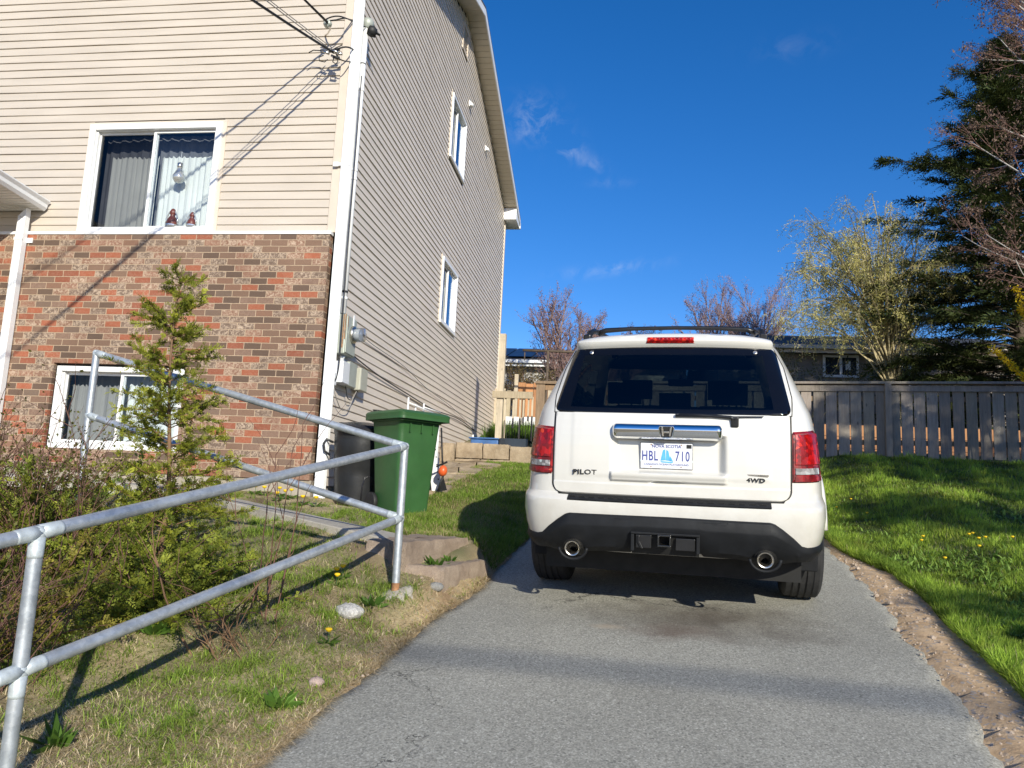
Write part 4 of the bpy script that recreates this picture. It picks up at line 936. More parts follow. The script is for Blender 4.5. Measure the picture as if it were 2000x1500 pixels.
# end post at the corner of the house side
gp_ = thing('gate_post', 'brown wooden gate post with a crosspiece behind the car', 'gate post', (-1.47, 14.2, 2.1))
wood('post', MB().box((-1.56, 14.15, 2.0), (-1.40, 14.29, 3.47), tint=(1, 1, 1)), 'brown_fence_wood', gp_)
wood('cap', MB().box((-1.58, 14.12, 3.472), (-.9, 14.32, 3.52), tint=(.9, .9, .9)).box((-1.395, 14.17, 3.36), (-.9, 14.22, 3.46), tint=(1.15, 1.05, .95)), 'brown_fence_wood', gp_)
wood('batten', MB().box((-1.34, 14.17, 2.0), (-1.26, 14.2, 3.355), tint=(1, 1, 1)).box((-1.22, 14.17, 2.0), (-1.08, 14.2, 3.355), tint=(1, 1, 1)), 'pale_fence_wood', gp_)
# pale gate between house and post
gt = thing('picket_gate', 'pale wooden gate with thin pickets beside the house', 'gate', (-2.2, 15.6, 2.3))
wood('post', MB().box((-2.53, 15.55, 2.2), (-2.40, 15.68, 4.72), tint=(1.1, 1.1, 1.1)), 'pale_fence_wood', gt)
wood('rail', MB().box((-2.62, 15.5, 3.36), (-1.78, 15.545, 3.50), tint=(.85, .82, .75)), 'pale_fence_wood', gt)
mb = MB()
for k, (x, zb) in enumerate(((-2.36, 2.2), (-2.19, 2.75), (-2.05, 2.2), (-1.98, 2.85), (-1.88, 2.9), (-1.80, 2.3))): mb.box((x, 15.55, zb), (x+.035, 15.575, 3.40), tint=(1.1, 1.1, 1.08))
wood('picket', mb, 'pale_fence_wood', gt)
mb = MB()
for x in np.arange(-2.34, -1.7, .055): mb.tube([(x, 15.53, 2.2), (x, 15.53, 2.9)], .006, 5)
build('wire_bar', mb, 'black_rubber', gt)
of = thing('cedar_fence', 'orange brown cedar fence of the yard behind the gate', 'fence', (-2.5, 19.5, 2.9))
mb = MB()
for k, x in enumerate(np.arange(-2.62, -.2, .2)): mb.box((x, 19.5, 2.8), (x+.19, 19.53, 4.28-(k > 2)*.12+r.uniform(-.02, .02)), tint=tint(r))
wood('board_panel', mb, 'cedar_wood', of); wood('post', MB().box((-2.72, 19.45, 2.8), (-2.625, 19.55, 4.5), tint=(1, 1, 1)), 'pale_fence_wood', of)
pf = thing('picket_fence', 'grey weathered picket fence left of the cedar fence', 'fence', (-3.2, 19.7, 2.9))
mb = MB()
for x in np.arange(-3.9, -2.75, .16): mb.box((x, 19.7, 2.8), (x+.12, 19.72, 4.12+r.uniform(-.06, .05)), tint=tint(r, .2))
wood('picket', mb, 'pale_fence_wood', pf); wood('rail', MB().box((-3.9, 19.725, 3.6), (-2.74, 19.76, 3.7)), 'pale_fence_wood', pf)
mb = MB(); 
for k in range(6): mb.box((-2.75+k*.42, 18.2, 3.05), (-2.75+k*.42+.40, 18.4, 3.26+.03*math.sin(k*3)))
build('edging', mb, 'white_vinyl', None, label='white garden edging blocks in front of the cedar fence', cat='edging', bevel=.02)
lb = thing('timber_edging', 'sunlit orange brown timber wall glimpsed through the fence gaps', 'timber wall', (6, 17, 2.4))
mb = MB()
for k in range(4): mb.box((.5, 17, 2.2+k*.25), (13, 17.1, 2.44+k*.25), tint=tint(r))
wood('plank', mb, 'cedar_wood', lb)
wood('post', MB().box((.4, 16.95, 2.1), (.49, 17.12, 3.25)), 'cedar_wood', lb)
# blue tub and dark planters behind the retaining wall
z = h1(-2.5, 15.0)
t = thing('storage_tub', 'blue plastic tub behind the stone retaining wall', 'tub', (-2.45, 14.9, z))
build('body', MB().box((-2.85, 14.6, z), (-2.3, 15.15, z+.14)), 'blue_plastic', t, bevel=.03); build('rim', MB().box((-2.88, 14.57, z+.141), (-2.29, 15.18, z+.17)), 'blue_plastic', t, bevel=.01)
build('cover', MB().box((-2.28, 14.57, z), (-1.72, 15.18, z+.17)), 'glass_dark', t, bevel=.01)
# rusty trellis frame behind the fence
t = thing('trellis_frame', 'thin dark brown frame standing behind the fence', 'trellis', (-1.4, 18, 2.8))
for x in (-1.74, -.9): build('post', MB().tube([(x, 18, 2.7), (x, 18, 4.86)], .03, 8), 'bark', t, smooth=True)
build('top_bar', MB().tube([(-2.35, 18, 4.85), (-.4, 18, 4.82)], .03, 8).tube([(-2.3, 18, 4.80), (-2.3, 18, 4.6)], .015, 6), 'bark', t, smooth=True)

# ---------------------------------------------------------------- neighbouring bungalows
def bungalow(label, x0, x1, y0, y1, eave, ridge, wallm, gmat='white_trim'):
    t = thing('bungalow', label, 'bungalow', ((x0+x1)/2, y0, 3.2)); yr = (y0+y1)/2
    build('wall', MB().box((x0, y0, 3), (x1, y1, eave-.12)), wallm, t)
    pr = (ridge-eave)/(yr-y0+.4)
    mb = MB().prism([(x0-.4, y0-.4, eave), (x0-.4, yr, ridge), (x0-.4, y1+.4, eave), (x0-.4, y1+.4, eave-.14), (x0-.4, yr, ridge-.14), (x0-.4, y0-.4, eave-.14)], (x1-x0+.8, 0, 0))
    rf = build('roof', mb, 'roof_dark', t)
    build('gutter', MB().box((x0-.4, y0-.52, eave-.14), (x1+.4, y0-.405, eave-.02)).box((x0-.4, y0-.40, eave-.26), (x1+.4, y0-.36, eave-.15)), gmat, rf)
    return t, rf, pr, yr
b1, rf, pr, yr = bungalow('low house with solar panels on its dark roof behind the gate', -6.2, 2.5, 30, 38, 6.72, 8.0, 'stucco')
mb = MB(); fr = MB()
for i in range(7):
    for j in range(2):
        x = -5.6+i*1.06; ya = 30.0+j*1.72; yb = ya+1.66; za = 6.72+(ya-29.6)*pr+.09; zb = 6.72+(yb-29.6)*pr+.09
        mb.add([(x, ya, za), (x+1.0, ya, za), (x+1.0, yb, zb), (x, yb, zb)], [(0, 1, 2, 3)])
build('solar_panel', mb, 'solar', rf)
def bwindow(par, x0, x1, z0, z1, y):
    w = build('window', MB().box((x0, y-.06, z0), (x0+.07, y, z1)).box((x1-.07, y-.06, z0), (x1, y, z1)).box((x0+.07, y-.06, z0), (x1-.07, y, z0+.08)).box((x0+.07, y-.06, z1-.08), (x1-.07, y, z1)).box(((x0+x1)/2-.04, y-.06, z0+.08), ((x0+x1)/2+.04, y, z1-.08)), 'white_vinyl', par)
    build('pane', MB().box((x0+.07, y-.03, z0+.08), ((x0+x1)/2-.04, y-.01, z1-.08)).box(((x0+x1)/2+.04, y-.03, z0+.08), (x1-.07, y-.01, z1-.08)), 'glass_dark', w)
    build('curtain', MB().box(((x0+x1)/2+.15, y-.033, z0+.25), (x1-.25, y-.031, z1-.2)), 'curtain', w)
bwindow(b1, -2.9, -1.7, 5.3, 6.1, 30)
b2, rf2, pr, yr = bungalow('grey brown bungalow behind the grey fence and willow', 3.2, 12.5, 26, 33, 6.70, 7.85, 'bungalow_siding', 'beige_trim')
mb = MB()
for k in range(18): z = 3.1+k*.2; mb.box((3.2, 25.985, z), (12.5, 25.999, z+.185))
build('clapboard', mb, 'bungalow_siding', b2)
bwindow(b2, 6.55, 7.66, 5.70, 6.44, 25.98); bwindow(b2, 8.55, 9.25, 5.35, 6.4, 25.98)
build('door_step', MB().box((9.0, 25.2, 4.6), (11.5, 25.9, 5.1)), 'stucco', b2)
build('chimney', MB().box((9.3, 28.0, 6.6), (9.95, 28.6, 8.3)), 'cedar_wood', rf2)

# ---------------------------------------------------------------- loose rocks
def rock(name, label, mat, p, sx, sy, sz, seed, group=None):
    r = np.random.default_rng(seed); a = np.linspace(0, 2*math.pi, 22, endpoint=False); rows = []
    lump = 1+.10*np.sin(a*2+r.uniform(0, 6))+.08*np.sin(a*3+r.uniform(0, 6))+.04*np.sin(a*5+r.uniform(0, 6))
    for k in range(9):
        ph = math.pi*(k/8-.5); rows.append(np.stack([p[0]+sx*math.cos(ph)*lump*np.cos(a), p[1]+sy*math.cos(ph)*lump*np.sin(a), np.full(22, p[2]+sz*.55)+sz*math.sin(ph)*.8+.06*sz*r.standard_normal(22)], 1))
    return build(name, MB().grid(np.array(rows), close=True), mat, smooth=True, label=label, cat='rock', group=group)
rock('rock', 'white speckled granite rock lying in the grass by the railing', 'granite', gp(682, 1205), .085, .075, .055, 1)
rock('rock', 'small grey rock by the foot of the railing post near the steps', 'grey_rock', gp(851, 1152), .045, .04, .035, 2)
rock('rock', 'small pinkish rock at the left edge of the driveway', 'pink_rock', gp(617, 1340), .034, .032, .03, 3)
# ---------------------------------------------------------------- the parked car
CYAW = rad(6.0); ps = math.atan(SLOPE*math.cos(CYAW))
cf_ = Vector((math.sin(CYAW)*math.cos(ps), math.cos(CYAW)*math.cos(ps), math.sin(ps))); cr_ = Vector((math.cos(CYAW), -math.sin(CYAW), 0)); cu_ = cr_.cross(cf_)
car = thing('parked_car', 'pearl white sport utility car seen from behind on the driveway', 'car', (.296, 4.75, .694), Matrix((cr_, cf_, cu_)).transposed())
def cb(name, mb, mat, parent=None, **k): return build(name, mb, mat, parent or car, world=False, **k)

LV = np.array([(.26, .84, .50, 4.55), (.315, .905, .34, 4.70), (.345, .92, .13, 4.74), (.40, .935, .055, 4.79), (.50, .957, .022, 4.84), (.58, .965, .006, 4.85), (.64, .962, .0, 4.84), (.665, .96, .002, 4.835), (.675, .958, .010, 4.83), (.692, .955, .055, 4.82), (.705, .952, .066, 4.82), (.75, .948, .068, 4.81), (.82, .943, .070, 4.80), (.90, .935, .075, 4.78), (1.0, .922, .084, 4.70), (1.06, .914, .092, 4.55), (1.10, .906, .10, 4.32), (1.15, .897, .112, 3.95), (1.19, .888, .124, 3.72), (1.22, .879, .138, 3.62), (1.30, .848, .196, 3.45), (1.40, .806, .272, 3.25), (1.50, .763, .345, 3.06), (1.58, .726, .402, 2.92), (1.62, .704, .425, 2.84), (1.66, .672, .450, 2.74), (1.695, .62, .50, 2.60), (1.72, .53, .60, 2.42), (1.735, .38, .78, 2.2)])
QT = np.array([0, .12, .24, .36, .48, .58, .66, .72, .77, .81, .845, .87, .89, .91, .93, .95, .965, .98, .99, 1])
CT = np.array([0, .001, .003, .006, .012, .020, .029, .038, .048, .06, .076, .094, .114, .144, .19, .26, .35, .5, .75, 1.05])
FQ = np.array([1, .985, .96, .92, .85, .7, .4, 0]); FC = np.array([1.0, .6, .35, .2, .1, .04, .01, 0])
hs = np.unique(np.concatenate([LV[:, 0], [.36, .45, .54, .61, .78, .86, .95, 1.03, 1.25, 1.35, 1.45, 1.54, 1.60, 1.64, 1.68]]))
def lev(h): return [np.interp(h, LV[:, 0], LV[:, k]) for k in (1, 2, 3)]
def perim(h):
    w, r_, fr = lev(h); k = min(1, (fr-r_)/2.3)
    R_ = [(q*w, r_+c*k) for q, c in zip(QT, CT)]
    s0, s1 = r_+1.05*k, fr-1.0*k
    R_ += [(w, s0+(s1-s0)*t) for t in np.linspace(0, 1, 16)[1:-1]]
    R_ += [(q*w, fr-c*k) for q, c in zip(FQ, FC)]
    L_ = [(-x, y) for x, y in R_[1:-1]][::-1]
    return np.array([(x, y, h) for x, y in R_+L_])
BV = np.array([perim(h) for h in hs]); nl, npt = BV.shape[:2]
AX = (1.08, 3.86)
parts = {'body': [], 'side_window': [], 'windscreen': []}
for i in range(nl-1):
    for j in range(npt):
        q = [BV[i, j], BV[i, (j+1) % npt], BV[i+1, (j+1) % npt], BV[i+1, j]]; c = np.mean(q, 0); w, r_, fr = lev(c[2]); qq = abs(c[0])/w
        rear = c[1] < r_+.5
        key = 'body'
        if rear and ((qq < .765 and 1.2 < c[2] < 1.6) or (abs(c[0]) < .64 and .72 < c[2] < 1.2)): continue
        if 1.22 < c[2] < 1.58 and not rear:
            if c[1] > fr-.22 and qq < .93: key = 'windscreen'
            elif qq > .955 and r_+.30 < c[1] < fr-.50 and min(abs(c[1]-1.20), abs(c[1]-2.12)) > .06: key = 'side_window'
        if c[2] < .345 and rear: continue
        if qq > .955 and c[2] < .72 and min(math.hypot(c[1]-a, c[2]-.37) for a in AX) < .43: continue
        parts[key].append(q)
def fromq(qs):
    mb = MB(); key = {}; vs = []
    for q in qs:
        idx = []
        for p in q:
            k = tuple(np.round(p, 5))
            if k not in key: key[k] = len(vs); vs.append(p)
            idx.append(key[k])
        mb.f.append(tuple(idx)); mb.m.append(0)
    mb.v = [np.array(vs)]; mb.n = len(vs); mb.t = [np.ones((len(vs), 3))]; return mb
mb = fromq(parts['body']); top = BV[-1]
n0 = mb.n; mb.add(np.vstack([top, [[0, (top[:, 1].min()+top[:, 1].max())/2, 1.742]]]), [(i, (i+1) % npt, npt) for i in range(npt)])
body = cb('body', mb, 'pearl_white_paint', smooth=True, auto=32)
cb('side_window', fromq(parts['side_window']), 'car_glass', smooth=True); cb('windscreen', fromq(parts['windscreen']), 'windscreen_glass', smooth=True)
cb('underbody', MB().box((-.80, .42, .17), (.80, 4.5, .40)).tube([(-.75, 1.08, .37), (.75, 1.08, .37)], .06, 10), 'seal')

def rs(u, h):
    u = np.asarray(u, float); h = np.asarray(h, float); w = np.interp(h, LV[:, 0], LV[:, 1]); r_ = np.interp(h, LV[:, 0], LV[:, 2])
    return r_+np.interp(np.abs(u)/w, QT, CT)
def patch(U, Hh, off):
    U = np.asarray(U, float); Hh = np.asarray(Hh, float); e = .004
    f = rs(U, Hh); du = (rs(U+e, Hh)-rs(U-e, Hh))/(2*e); dh = (rs(U, Hh+.012)-rs(U, Hh-.012))/.024
    n = np.stack([du, -np.ones_like(du), dh], -1); n /= np.linalg.norm(n, axis=-1)[..., None]
    return np.stack([U, f, Hh], -1)+n*np.asarray(off, float)[..., None]
def rect(u0, u1, h0, h1_, nu, nh, off):
    U, Hh = np.meshgrid(np.linspace(u0, u1, nu), np.linspace(h0, h1_, nh)); return patch(U, Hh, np.full_like(U, off))
def block(u0, u1, h0, h1_, off, nu=24, nh=5, e=.004):
    """a plate that follows the rear of the car, its rim folded back to the bodywork"""
    us = np.concatenate([[u0-e], np.linspace(u0, u1, nu), [u1+e]]); vs = np.concatenate([[h0-e], np.linspace(h0, h1_, nh), [h1_+e]])
    U, Hh = np.meshgrid(us, vs); O = np.full_like(U, off); O[0] = O[-1] = 0; O[:, 0] = O[:, -1] = 0
    return MB().grid(patch(U, Hh, O))
# tailgate with the number plate recess and handle ledge
hh = np.concatenate([[.700, .7015], np.linspace(.704, .76, 14), np.linspace(.765, 1.19, 96), [1.195, 1.197]])
def ghw(h): return np.where(h < .76, .64+.062*np.sqrt(np.clip(1-((.76-h)/.06)**2, 0, 1)), .702)
U = ghw(hh)[:, None]*np.linspace(-1, 1, 171); Hh = np.repeat(hh[:, None], 171, 1)
O = np.full_like(U, .010)
aU = np.abs(U)
rec = ss(.345-aU, 0, .05)*ss(Hh, .838, .862)*ss(1.075-Hh, 0, .012)
O = O-.050*rec
O = O+.020*ss(.345-aU, 0, .012)*ss(Hh, .785, .800)*(1-ss(Hh, .838, .850))+.008*ss(.345-aU, 0, .012)*ss(Hh, .80, .83)*(1-ss(Hh, .838, .850))
O = O-.016*ss(.12-aU, 0, .06)*ss(Hh, .778, .788)*(1-ss(Hh, .793, .801))
O = O+.004*ss(.60-aU, 0, .03)*ss(Hh, .80, .83)+.003*ss(.775-Hh, 0, .006)-.0
O[0] = O[-1] = 0; O[:, 0] = O[:, -1] = 0
gate = cb('tailgate', MB().grid(patch(U, Hh, O)), 'pearl_white_paint', smooth=True, auto=50)
hx = np.linspace(.692, 1.2, 40); Ub = (ghw(np.clip(hx, .702, 2))+.0075)[:, None]*np.linspace(-1, 1, 60)
mbs = MB(); Hs = np.repeat(hx[:, None], 60, 1)
full = patch(Ub, Hs, np.full_like(Ub, .0025))
keep = np.abs(Ub) > .60
fs = [(i*60+j, i*60+j+1, (i+1)*60+j+1, (i+1)*60+j) for i in range(39) for j in range(59) if (keep[i, j] or Hs[i, j] < .72)]
cb('gate_seal', mbs.add(full.reshape(-1, 3), fs), 'seal')
for sx in (-1, 1):
    hq = np.linspace(1.195, 1.685, 14); uq = sx*np.interp(hq, [1.195, 1.3, 1.5, 1.62, 1.685], [.712, .722, .69, .635, .60]); cb('seam', MB().tube(patch(uq, hq, np.full(14, .0005)), .0035, 6), 'seal')
# rear window: ceramic band round a see-through middle
nh_, nu_ = 44, 70
hq = np.concatenate([[1.199], np.linspace(1.201, 1.612, nh_-2), [1.614]])
def whw(h):
    b = np.interp(h, [1.2, 1.612], [.716, .646]); lo = np.clip((1.245-h)/.045, 0, 1); hi = np.clip((h-1.577)/.037, 0, 1)
    return b-.045*(1-np.sqrt(1-lo**2))-.037*(1-np.sqrt(1-hi**2))
U = whw(hq)[:, None]*np.linspace(-1, 1, nu_); Hh = np.repeat(hq[:, None], nu_, 1); Hh = Hh+.012*(1-(U/.7)**2)*ss(Hh, 1.5, 1.612)-.01*(1-(U/.7)**2)*(1-ss(Hh, 1.2, 1.3))
O = np.full_like(U, .010); O[0] = O[-1] = 0; O[:, 0] = O[:, -1] = 0
P = patch(U, Hh, O); mb = MB(); mb.grid(P)
mb.m = [(0 if (3 < i < nh_-7 and 4 < j < nu_-6) else 1) for i in range(nh_-1) for j in range(nu_-1)]
rw_ = cb('rear_window', mb, ['car_glass', 'frit'], smooth=True)
mb = MB()
for sx in (-1, 1): mb.lathe([(.013, 0), (.013, .006), (.008, .009)], patch([sx*.515], [1.583], [.010])[0], (0, -.8, .5), n=14)
cb('fixing_stud', mb, 'steel', rw_)
# roof spoiler with the high brake light
us = np.concatenate([np.linspace(-.635, -.58, 6), np.linspace(-.56, .56, 40), np.linspace(.58, .635, 6)]); rows = []
for h_, o in ((1.605, .0), (1.611, .022), (1.618, .042), (1.625, .05), (1.652, .050), (1.670, .038), (1.69, .014), (1.70, .0)):
    taper = ss(.640-np.abs(us), 0, .05); sag = -.028*(np.abs(us)/.63)**3*(h_ > 1.65); rows.append(patch(us, np.full_like(us, h_)+sag+.014*(1-(us/.63)**2), o*taper+.002))
spo = cb('roof_spoiler', MB().grid(np.array(rows)), 'pearl_white_paint', smooth=True, auto=35)
U, Hh = np.meshgrid(np.linspace(-.160, .145, 30), np.linspace(1.628, 1.657, 6)); O = np.full_like(U, .062); O[0] = O[-1] = .04; O[:, 0] = O[:, -1] = .04
hb = cb('high_brake_light', MB().grid(patch(U, Hh, O)), 'red_lens', smooth=False)
mb = MB()
for k in range(10): c = patch([-.10+k*.024], [1.643], [.0625])[0]; mb.lathe([(.009, 0), (.007, .004), (.001, .005)], c, (0, -1, .1), n=8)
cb('lamp_bulb', mb, 'red_lens', hb)
# tail lights
for sx in (-1, 1):
    def lamp(h0, h1_, q0, q1, off, inner=(.703, .703)):
        hq = np.linspace(h0, h1_, 16); rows = []
        for k, h_ in enumerate(hq):
            w = np.interp(h_, LV[:, 0], LV[:, 1]); ui = .704+q0; uo = w*q1; rows.append(np.stack([np.linspace(ui, uo, 22), np.full(22, h_)], -1))
        g_ = np.array(rows); U = g_[..., 0]; Hh = g_[..., 1]
        Hh = Hh+(U-.704)*(.06*ss(Hh, 1.0, 1.12)); O = np.full_like(U, off); O[0] = O[-1] = 0; O[:, 0] = O[:, -1] = 0
        return MB().grid(patch(U*sx, Hh, O), flip=sx < 0)
    hl = cb('tail_light', lamp(.812, 1.106, .004, .938, .012), 'deep_red', smooth=False)
    cb('brake_lens', lamp(.905, 1.098, .012, .932, .020), 'red_lens', hl)
    cb('reversing_lens', lamp(.858, .898, .014, .915, .019), 'clear_lens', hl)
    cb('reflector', lamp(.818, .85, .012, .932, .018), 'deep_red', hl)
# lower bumper cladding in black plastic
qs_ = np.linspace(-.962, .962, 121)
def topc(u): return np.interp(np.abs(u), [0, .585, .61, .66, .72, .765, .80, .9, 1], [.594, .588, .580, .545, .495, .450, .440, .443, .445])
def botc(u):
    a = np.abs(u); b_ = np.interp(a, [0, .2, .21, .42, .46, .64, .68, .8, 1], [.385, .385, .365, .358, .350, .345, .338, .325, .325]); return b_
rows = []
for t_, o in ((0, .0), (.012, .010), (.03, .016), (.22, .040), (.27, .042), (.5, .036), (.8, .024), (.97, .014), (1, .0)):
    us = qs_*.955; tp, bt_ = topc(us), botc(us); hh_ = tp+(bt_-tp)*t_
    k = 1-.65*ss(np.abs(us), .60, .80); rows.append(patch(us, hh_, o*k+.003*(t_ != 0)))
rows.append(patch(us*.99, np.full_like(us, .33), np.full_like(us, -.05)))
clad = cb('bumper_cladding', MB().grid(np.array(rows), flip=True), 'black_plastic', smooth=True, auto=28)
n_ = 120; U, Hh = np.meshgrid(np.linspace(-1, 1, n_), np.linspace(.536, .584, 17)); U = U*(.318+.04*(Hh-.536)/.048)
O = .0385-.02*(Hh-.536)/.048+.0035*np.sign(np.sin(U*260+Hh*420)*np.sin(U*260-Hh*420)); O[0] = O[-1] = .01; O[:, 0] = O[:, -1] = .01
cb('grip_panel', MB().grid(patch(U, Hh, O)), 'black_plastic', clad)
mb = block(-.597, .588, .668, .6895, .007, 40, 4); mb.mi = 1
for k in range(20): mb.bar(patch([-.585+k*.0585], [.679], [.0085])[0], patch([-.55+k*.0585], [.679], [.0085])[0], .004, .010)
cb('bumper_step', mb, ['black_plastic', 'dark_trim'])
# hitch receiver
ht = cb('hitch_recess', block(-.202, .188, .398, .498, .046, 14, 6), 'seal')
y_ = -.035
fr_ = MB().box((-.205, y_-.012, .492), (.192, y_+.03, .506)).box((-.205, y_-.006, .392), (-.185, y_+.03, .492)).box((.172, y_-.006, .392), (.192, y_+.03, .492)); cb('recess_frame', fr_, 'black_plastic', ht, bevel=.004)
mb = MB()
for a, b_ in (((-.047, .432), (.030, .442)), ((-.047, .492), (.030, .502)), ((-.047, .442), (-.037, .492)), ((.020, .442), (.030, .492))): mb.box((a[0], y_-.05, a[1]), (b_[0], y_+.2, b_[1]))
cb('receiver_tube', mb, 'badge', ht, bevel=.002)
cb('bracket', MB().box((.055, y_-.002, .408), (.165, y_+.01, .478)), 'dark_trim', ht, bevel=.003)
cb('bracket', MB().box((-.175, y_-.004, .412), (-.085, y_+.01, .488)).prism([(-.165, y_-.005, .485), (-.150, y_-.005, .485), (-.15, y_-.005, .45), (-.13, y_-.005, .41), (-.145, y_-.005, .41), (-.165, y_-.005, .448)], (0, -.01, 0)), 'dark_trim', ht, bevel=.003)
for sx in (-1, 1):
    c = (sx*.556, -.010, .381)
    ex = cb('exhaust_tip', MB().lathe([(.038, .30), (.045, .03), (.047, .004), (.047, -.006), (.045, -.011), (.040, -.010), (.036, -.004), (.035, .03), (.035, .20)], c, (0, 1, .05), n=32), 'steel', smooth=True, auto=50)
    cb('bore', MB().lathe([(.037, .15), (.001, .16)], c, (0, 1, .05), n=20), 'seal', ex)
    cb('exhaust_cutout', MB().grid(np.array([patch(c[0]+np.cos(a_)*q*1.15, .386+np.sin(a_)*q, np.full(28, .0425-.015*(np.sin(a_) < -.2)*0)) for a_ in (np.linspace(0, 2*math.pi, 28),) for q in (.058, .02)])), 'seal', clad)
    cb('exhaust_shroud', MB().tube([(c[0]+.085*math.cos(a_), .004, .384+.072*math.sin(a_)) for a_ in np.linspace(-math.pi*.98, -.02, 16)], .010, 6), 'black_plastic', clad, smooth=True)
    cb('mud_flap', MB().box((sx*.72 if sx > 0 else -.925, .62, .20), (.925 if sx > 0 else -.72, .64, .42)), 'black_plastic', car, bevel=.01)
# chrome garnish with the maker's emblem
us = np.linspace(-.338, .322, 60); t_ = np.clip((.33-np.abs(us+.008))/.03, 0, 1); en = np.sqrt(1-(1-t_)**2)*.97+.03
rows = []
for dy, dz in ((.03, -.052), (-.015, -.050), (-.046, -.036), (-.052, -.030), (-.055, -.010), (-.056, .010), (-.053, .028), (-.042, .040), (-.020, .046), (.03, .047)):
    rows.append(np.stack([us, rs(us, np.full_like(us, 1.09))+dy*np.where(dy < 0, en, 1)-.008, 1.094+dz*en], -1))
cg = cb('chrome_garnish', MB().grid(np.array(rows), flip=False), 'chrome', smooth=True)
y_ = float(rs(0, 1.09))-.066
def hpt(x, z): return (-.008+x, y_, 1.094+z)
mb = MB()
for sx in (-1, 1): mb.add([hpt(sx*.014, -.027), hpt(sx*.025, -.027), hpt(sx*.034, .027), hpt(sx*.020, .027)]+[tuple(np.array(hpt(a, b_))+(0, -.008, 0)) for a, b_ in ((sx*.015, -.026), (sx*.024, -.026), (sx*.032, .026), (sx*.021, .026))], [(0, 1, 2, 3), (7, 6, 5, 4), (0, 4, 5, 1), (1, 5, 6, 2), (2, 6, 7, 3), (3, 7, 4, 0)])
mb.box((-.008-.0155, y_-.007, 1.086), (-.008+.0155, y_, 1.097))
cb('emblem', mb, 'steel', cg, bevel=.0015)
fr2 = [hpt(a, b_) for a, b_ in ((-.026, -.034), (.026, -.034), (.036, -.024), (.044, .02), (.040, .033), (-.040, .033), (-.044, .02), (-.036, -.024), (-.026, -.034))]
cb('emblem_ring', MB().tube(fr2, .0035, 6), 'chrome', cg, smooth=True); cb('emblem_backing', MB().prism([tuple(np.array(p)+(0, .001, 0)) for p in fr2[:-1]], (0, .012, 0)), 'badge', cg)
# number plate
TX = Matrix(((1, 0, 0), (0, 0, -1), (0, 1, 0)))          # text x -> right, y -> up, facing backwards
def tmat(u, h_, y): M4 = TX.to_4x4(); M4.translation = (u, y, h_); return M4
py_ = .100; pc = (-.010, .947)
pl = cb('number_plate', MB().box((pc[0]-.1525, py_, pc[1]-.076), (pc[0]+.1525, py_+.003, pc[1]+.076)), 'plate_white', bevel=.001)
cb('plate_frame', MB().box((pc[0]-.156, py_+.0032, pc[1]-.080), (pc[0]+.156, py_+.006, pc[1]+.080)), 'clear_lens', pl)
text('plate_lettering', 'NOVA SCOTIA', .026, 'plate_blue', pl, tmat(pc[0], pc[1]+.056, py_-.0008), .0004, .0006, 1.0)
text('plate_lettering', 'HBL', .083, 'plate_blue', pl, tmat(pc[0]-.098, pc[1]-.004, py_-.0008), .0004, .0012, .62, spacing=1.12)
text('plate_lettering', '710', .083, 'plate_blue', pl, tmat(pc[0]+.095, pc[1]-.004, py_-.0008), .0004, .0012, .62, spacing=1.18)
text('plate_lettering', "CANADA'S OCEAN PLAYGROUND", .0155, 'plate_blue', pl, tmat(pc[0], pc[1]-.053, py_-.0008), .0004, .0002, 1.1)
mb = MB()
def tri(*pts): mb.prism([(pc[0]+a, py_-.0008, pc[1]+b_) for a, b_ in pts], (0, -.0006, 0))
tri((-.034, -.030), (-.004, -.026), (-.006, .040), (-.020, .034), (-.030, -.01)); tri((-.003, -.028), (.026, -.030), (.012, .030), (.0, .036)); tri((.018, -.030), (.042, -.034), (.024, .0)); tri((-.036, -.032), (.044, -.036), (.034, -.043), (-.026, -.041))
cb('plate_emblem', mb, 'plate_sky', pl)
mb = MB()
for a, b_ in ((-.09, .066), (.088, .066), (-.09, -.066), (.088, -.066)): mb.lathe([(.004, 0), (.004, .003)], (pc[0]+a, py_, pc[1]+b_), (0, -1, 0), n=8)
cb('plate_screw', mb, 'rust', pl); cb('renewal_sticker', MB().box((pc[0]+.118, py_-.0006, pc[1]+.047), (pc[0]+.148, py_, pc[1]+.07)), 'badge', pl)
# badges
def badge(s_, u, h_, size, sx, bold): 
    y = float(rs(u, h_))-.0165; text('badge', s_, size, 'badge', gate, tmat(u, h_, y), .0025, bold, sx, spacing=1.08)
badge('PILOT', -.50, .834, .040, 1.30, .0010); badge('4WD', .505, .822, .033, 1.35, .0010)
y = float(rs(.505, .852))-.0150
cb('badge_bar', MB().box((.435, y-.003, .8465), (.577, y+.004, .8575)), 'steel', gate, bevel=.001)
# rear wiper
yq = lambda u, h_: patch([u], [h_], [.028])[0]
wp = cb('rear_wiper', MB().tube([yq(.386, 1.165), yq(.36, 1.178), yq(.2, 1.186), yq(.06, 1.188)], [.013, .011, .009, .008], 8).tube([yq(.04, 1.183), yq(.3, 1.180), yq(.545, 1.184)], [.010, .006, .004], 6), 'dark_trim', smooth=True)
cb('wiper_motor_cap', MB().box((.362, yq(.386, 1.15)[1]-.005, 1.128), (.408, yq(.386, 1.15)[1]+.04, 1.19)), 'dark_trim', wp, bevel=.008)
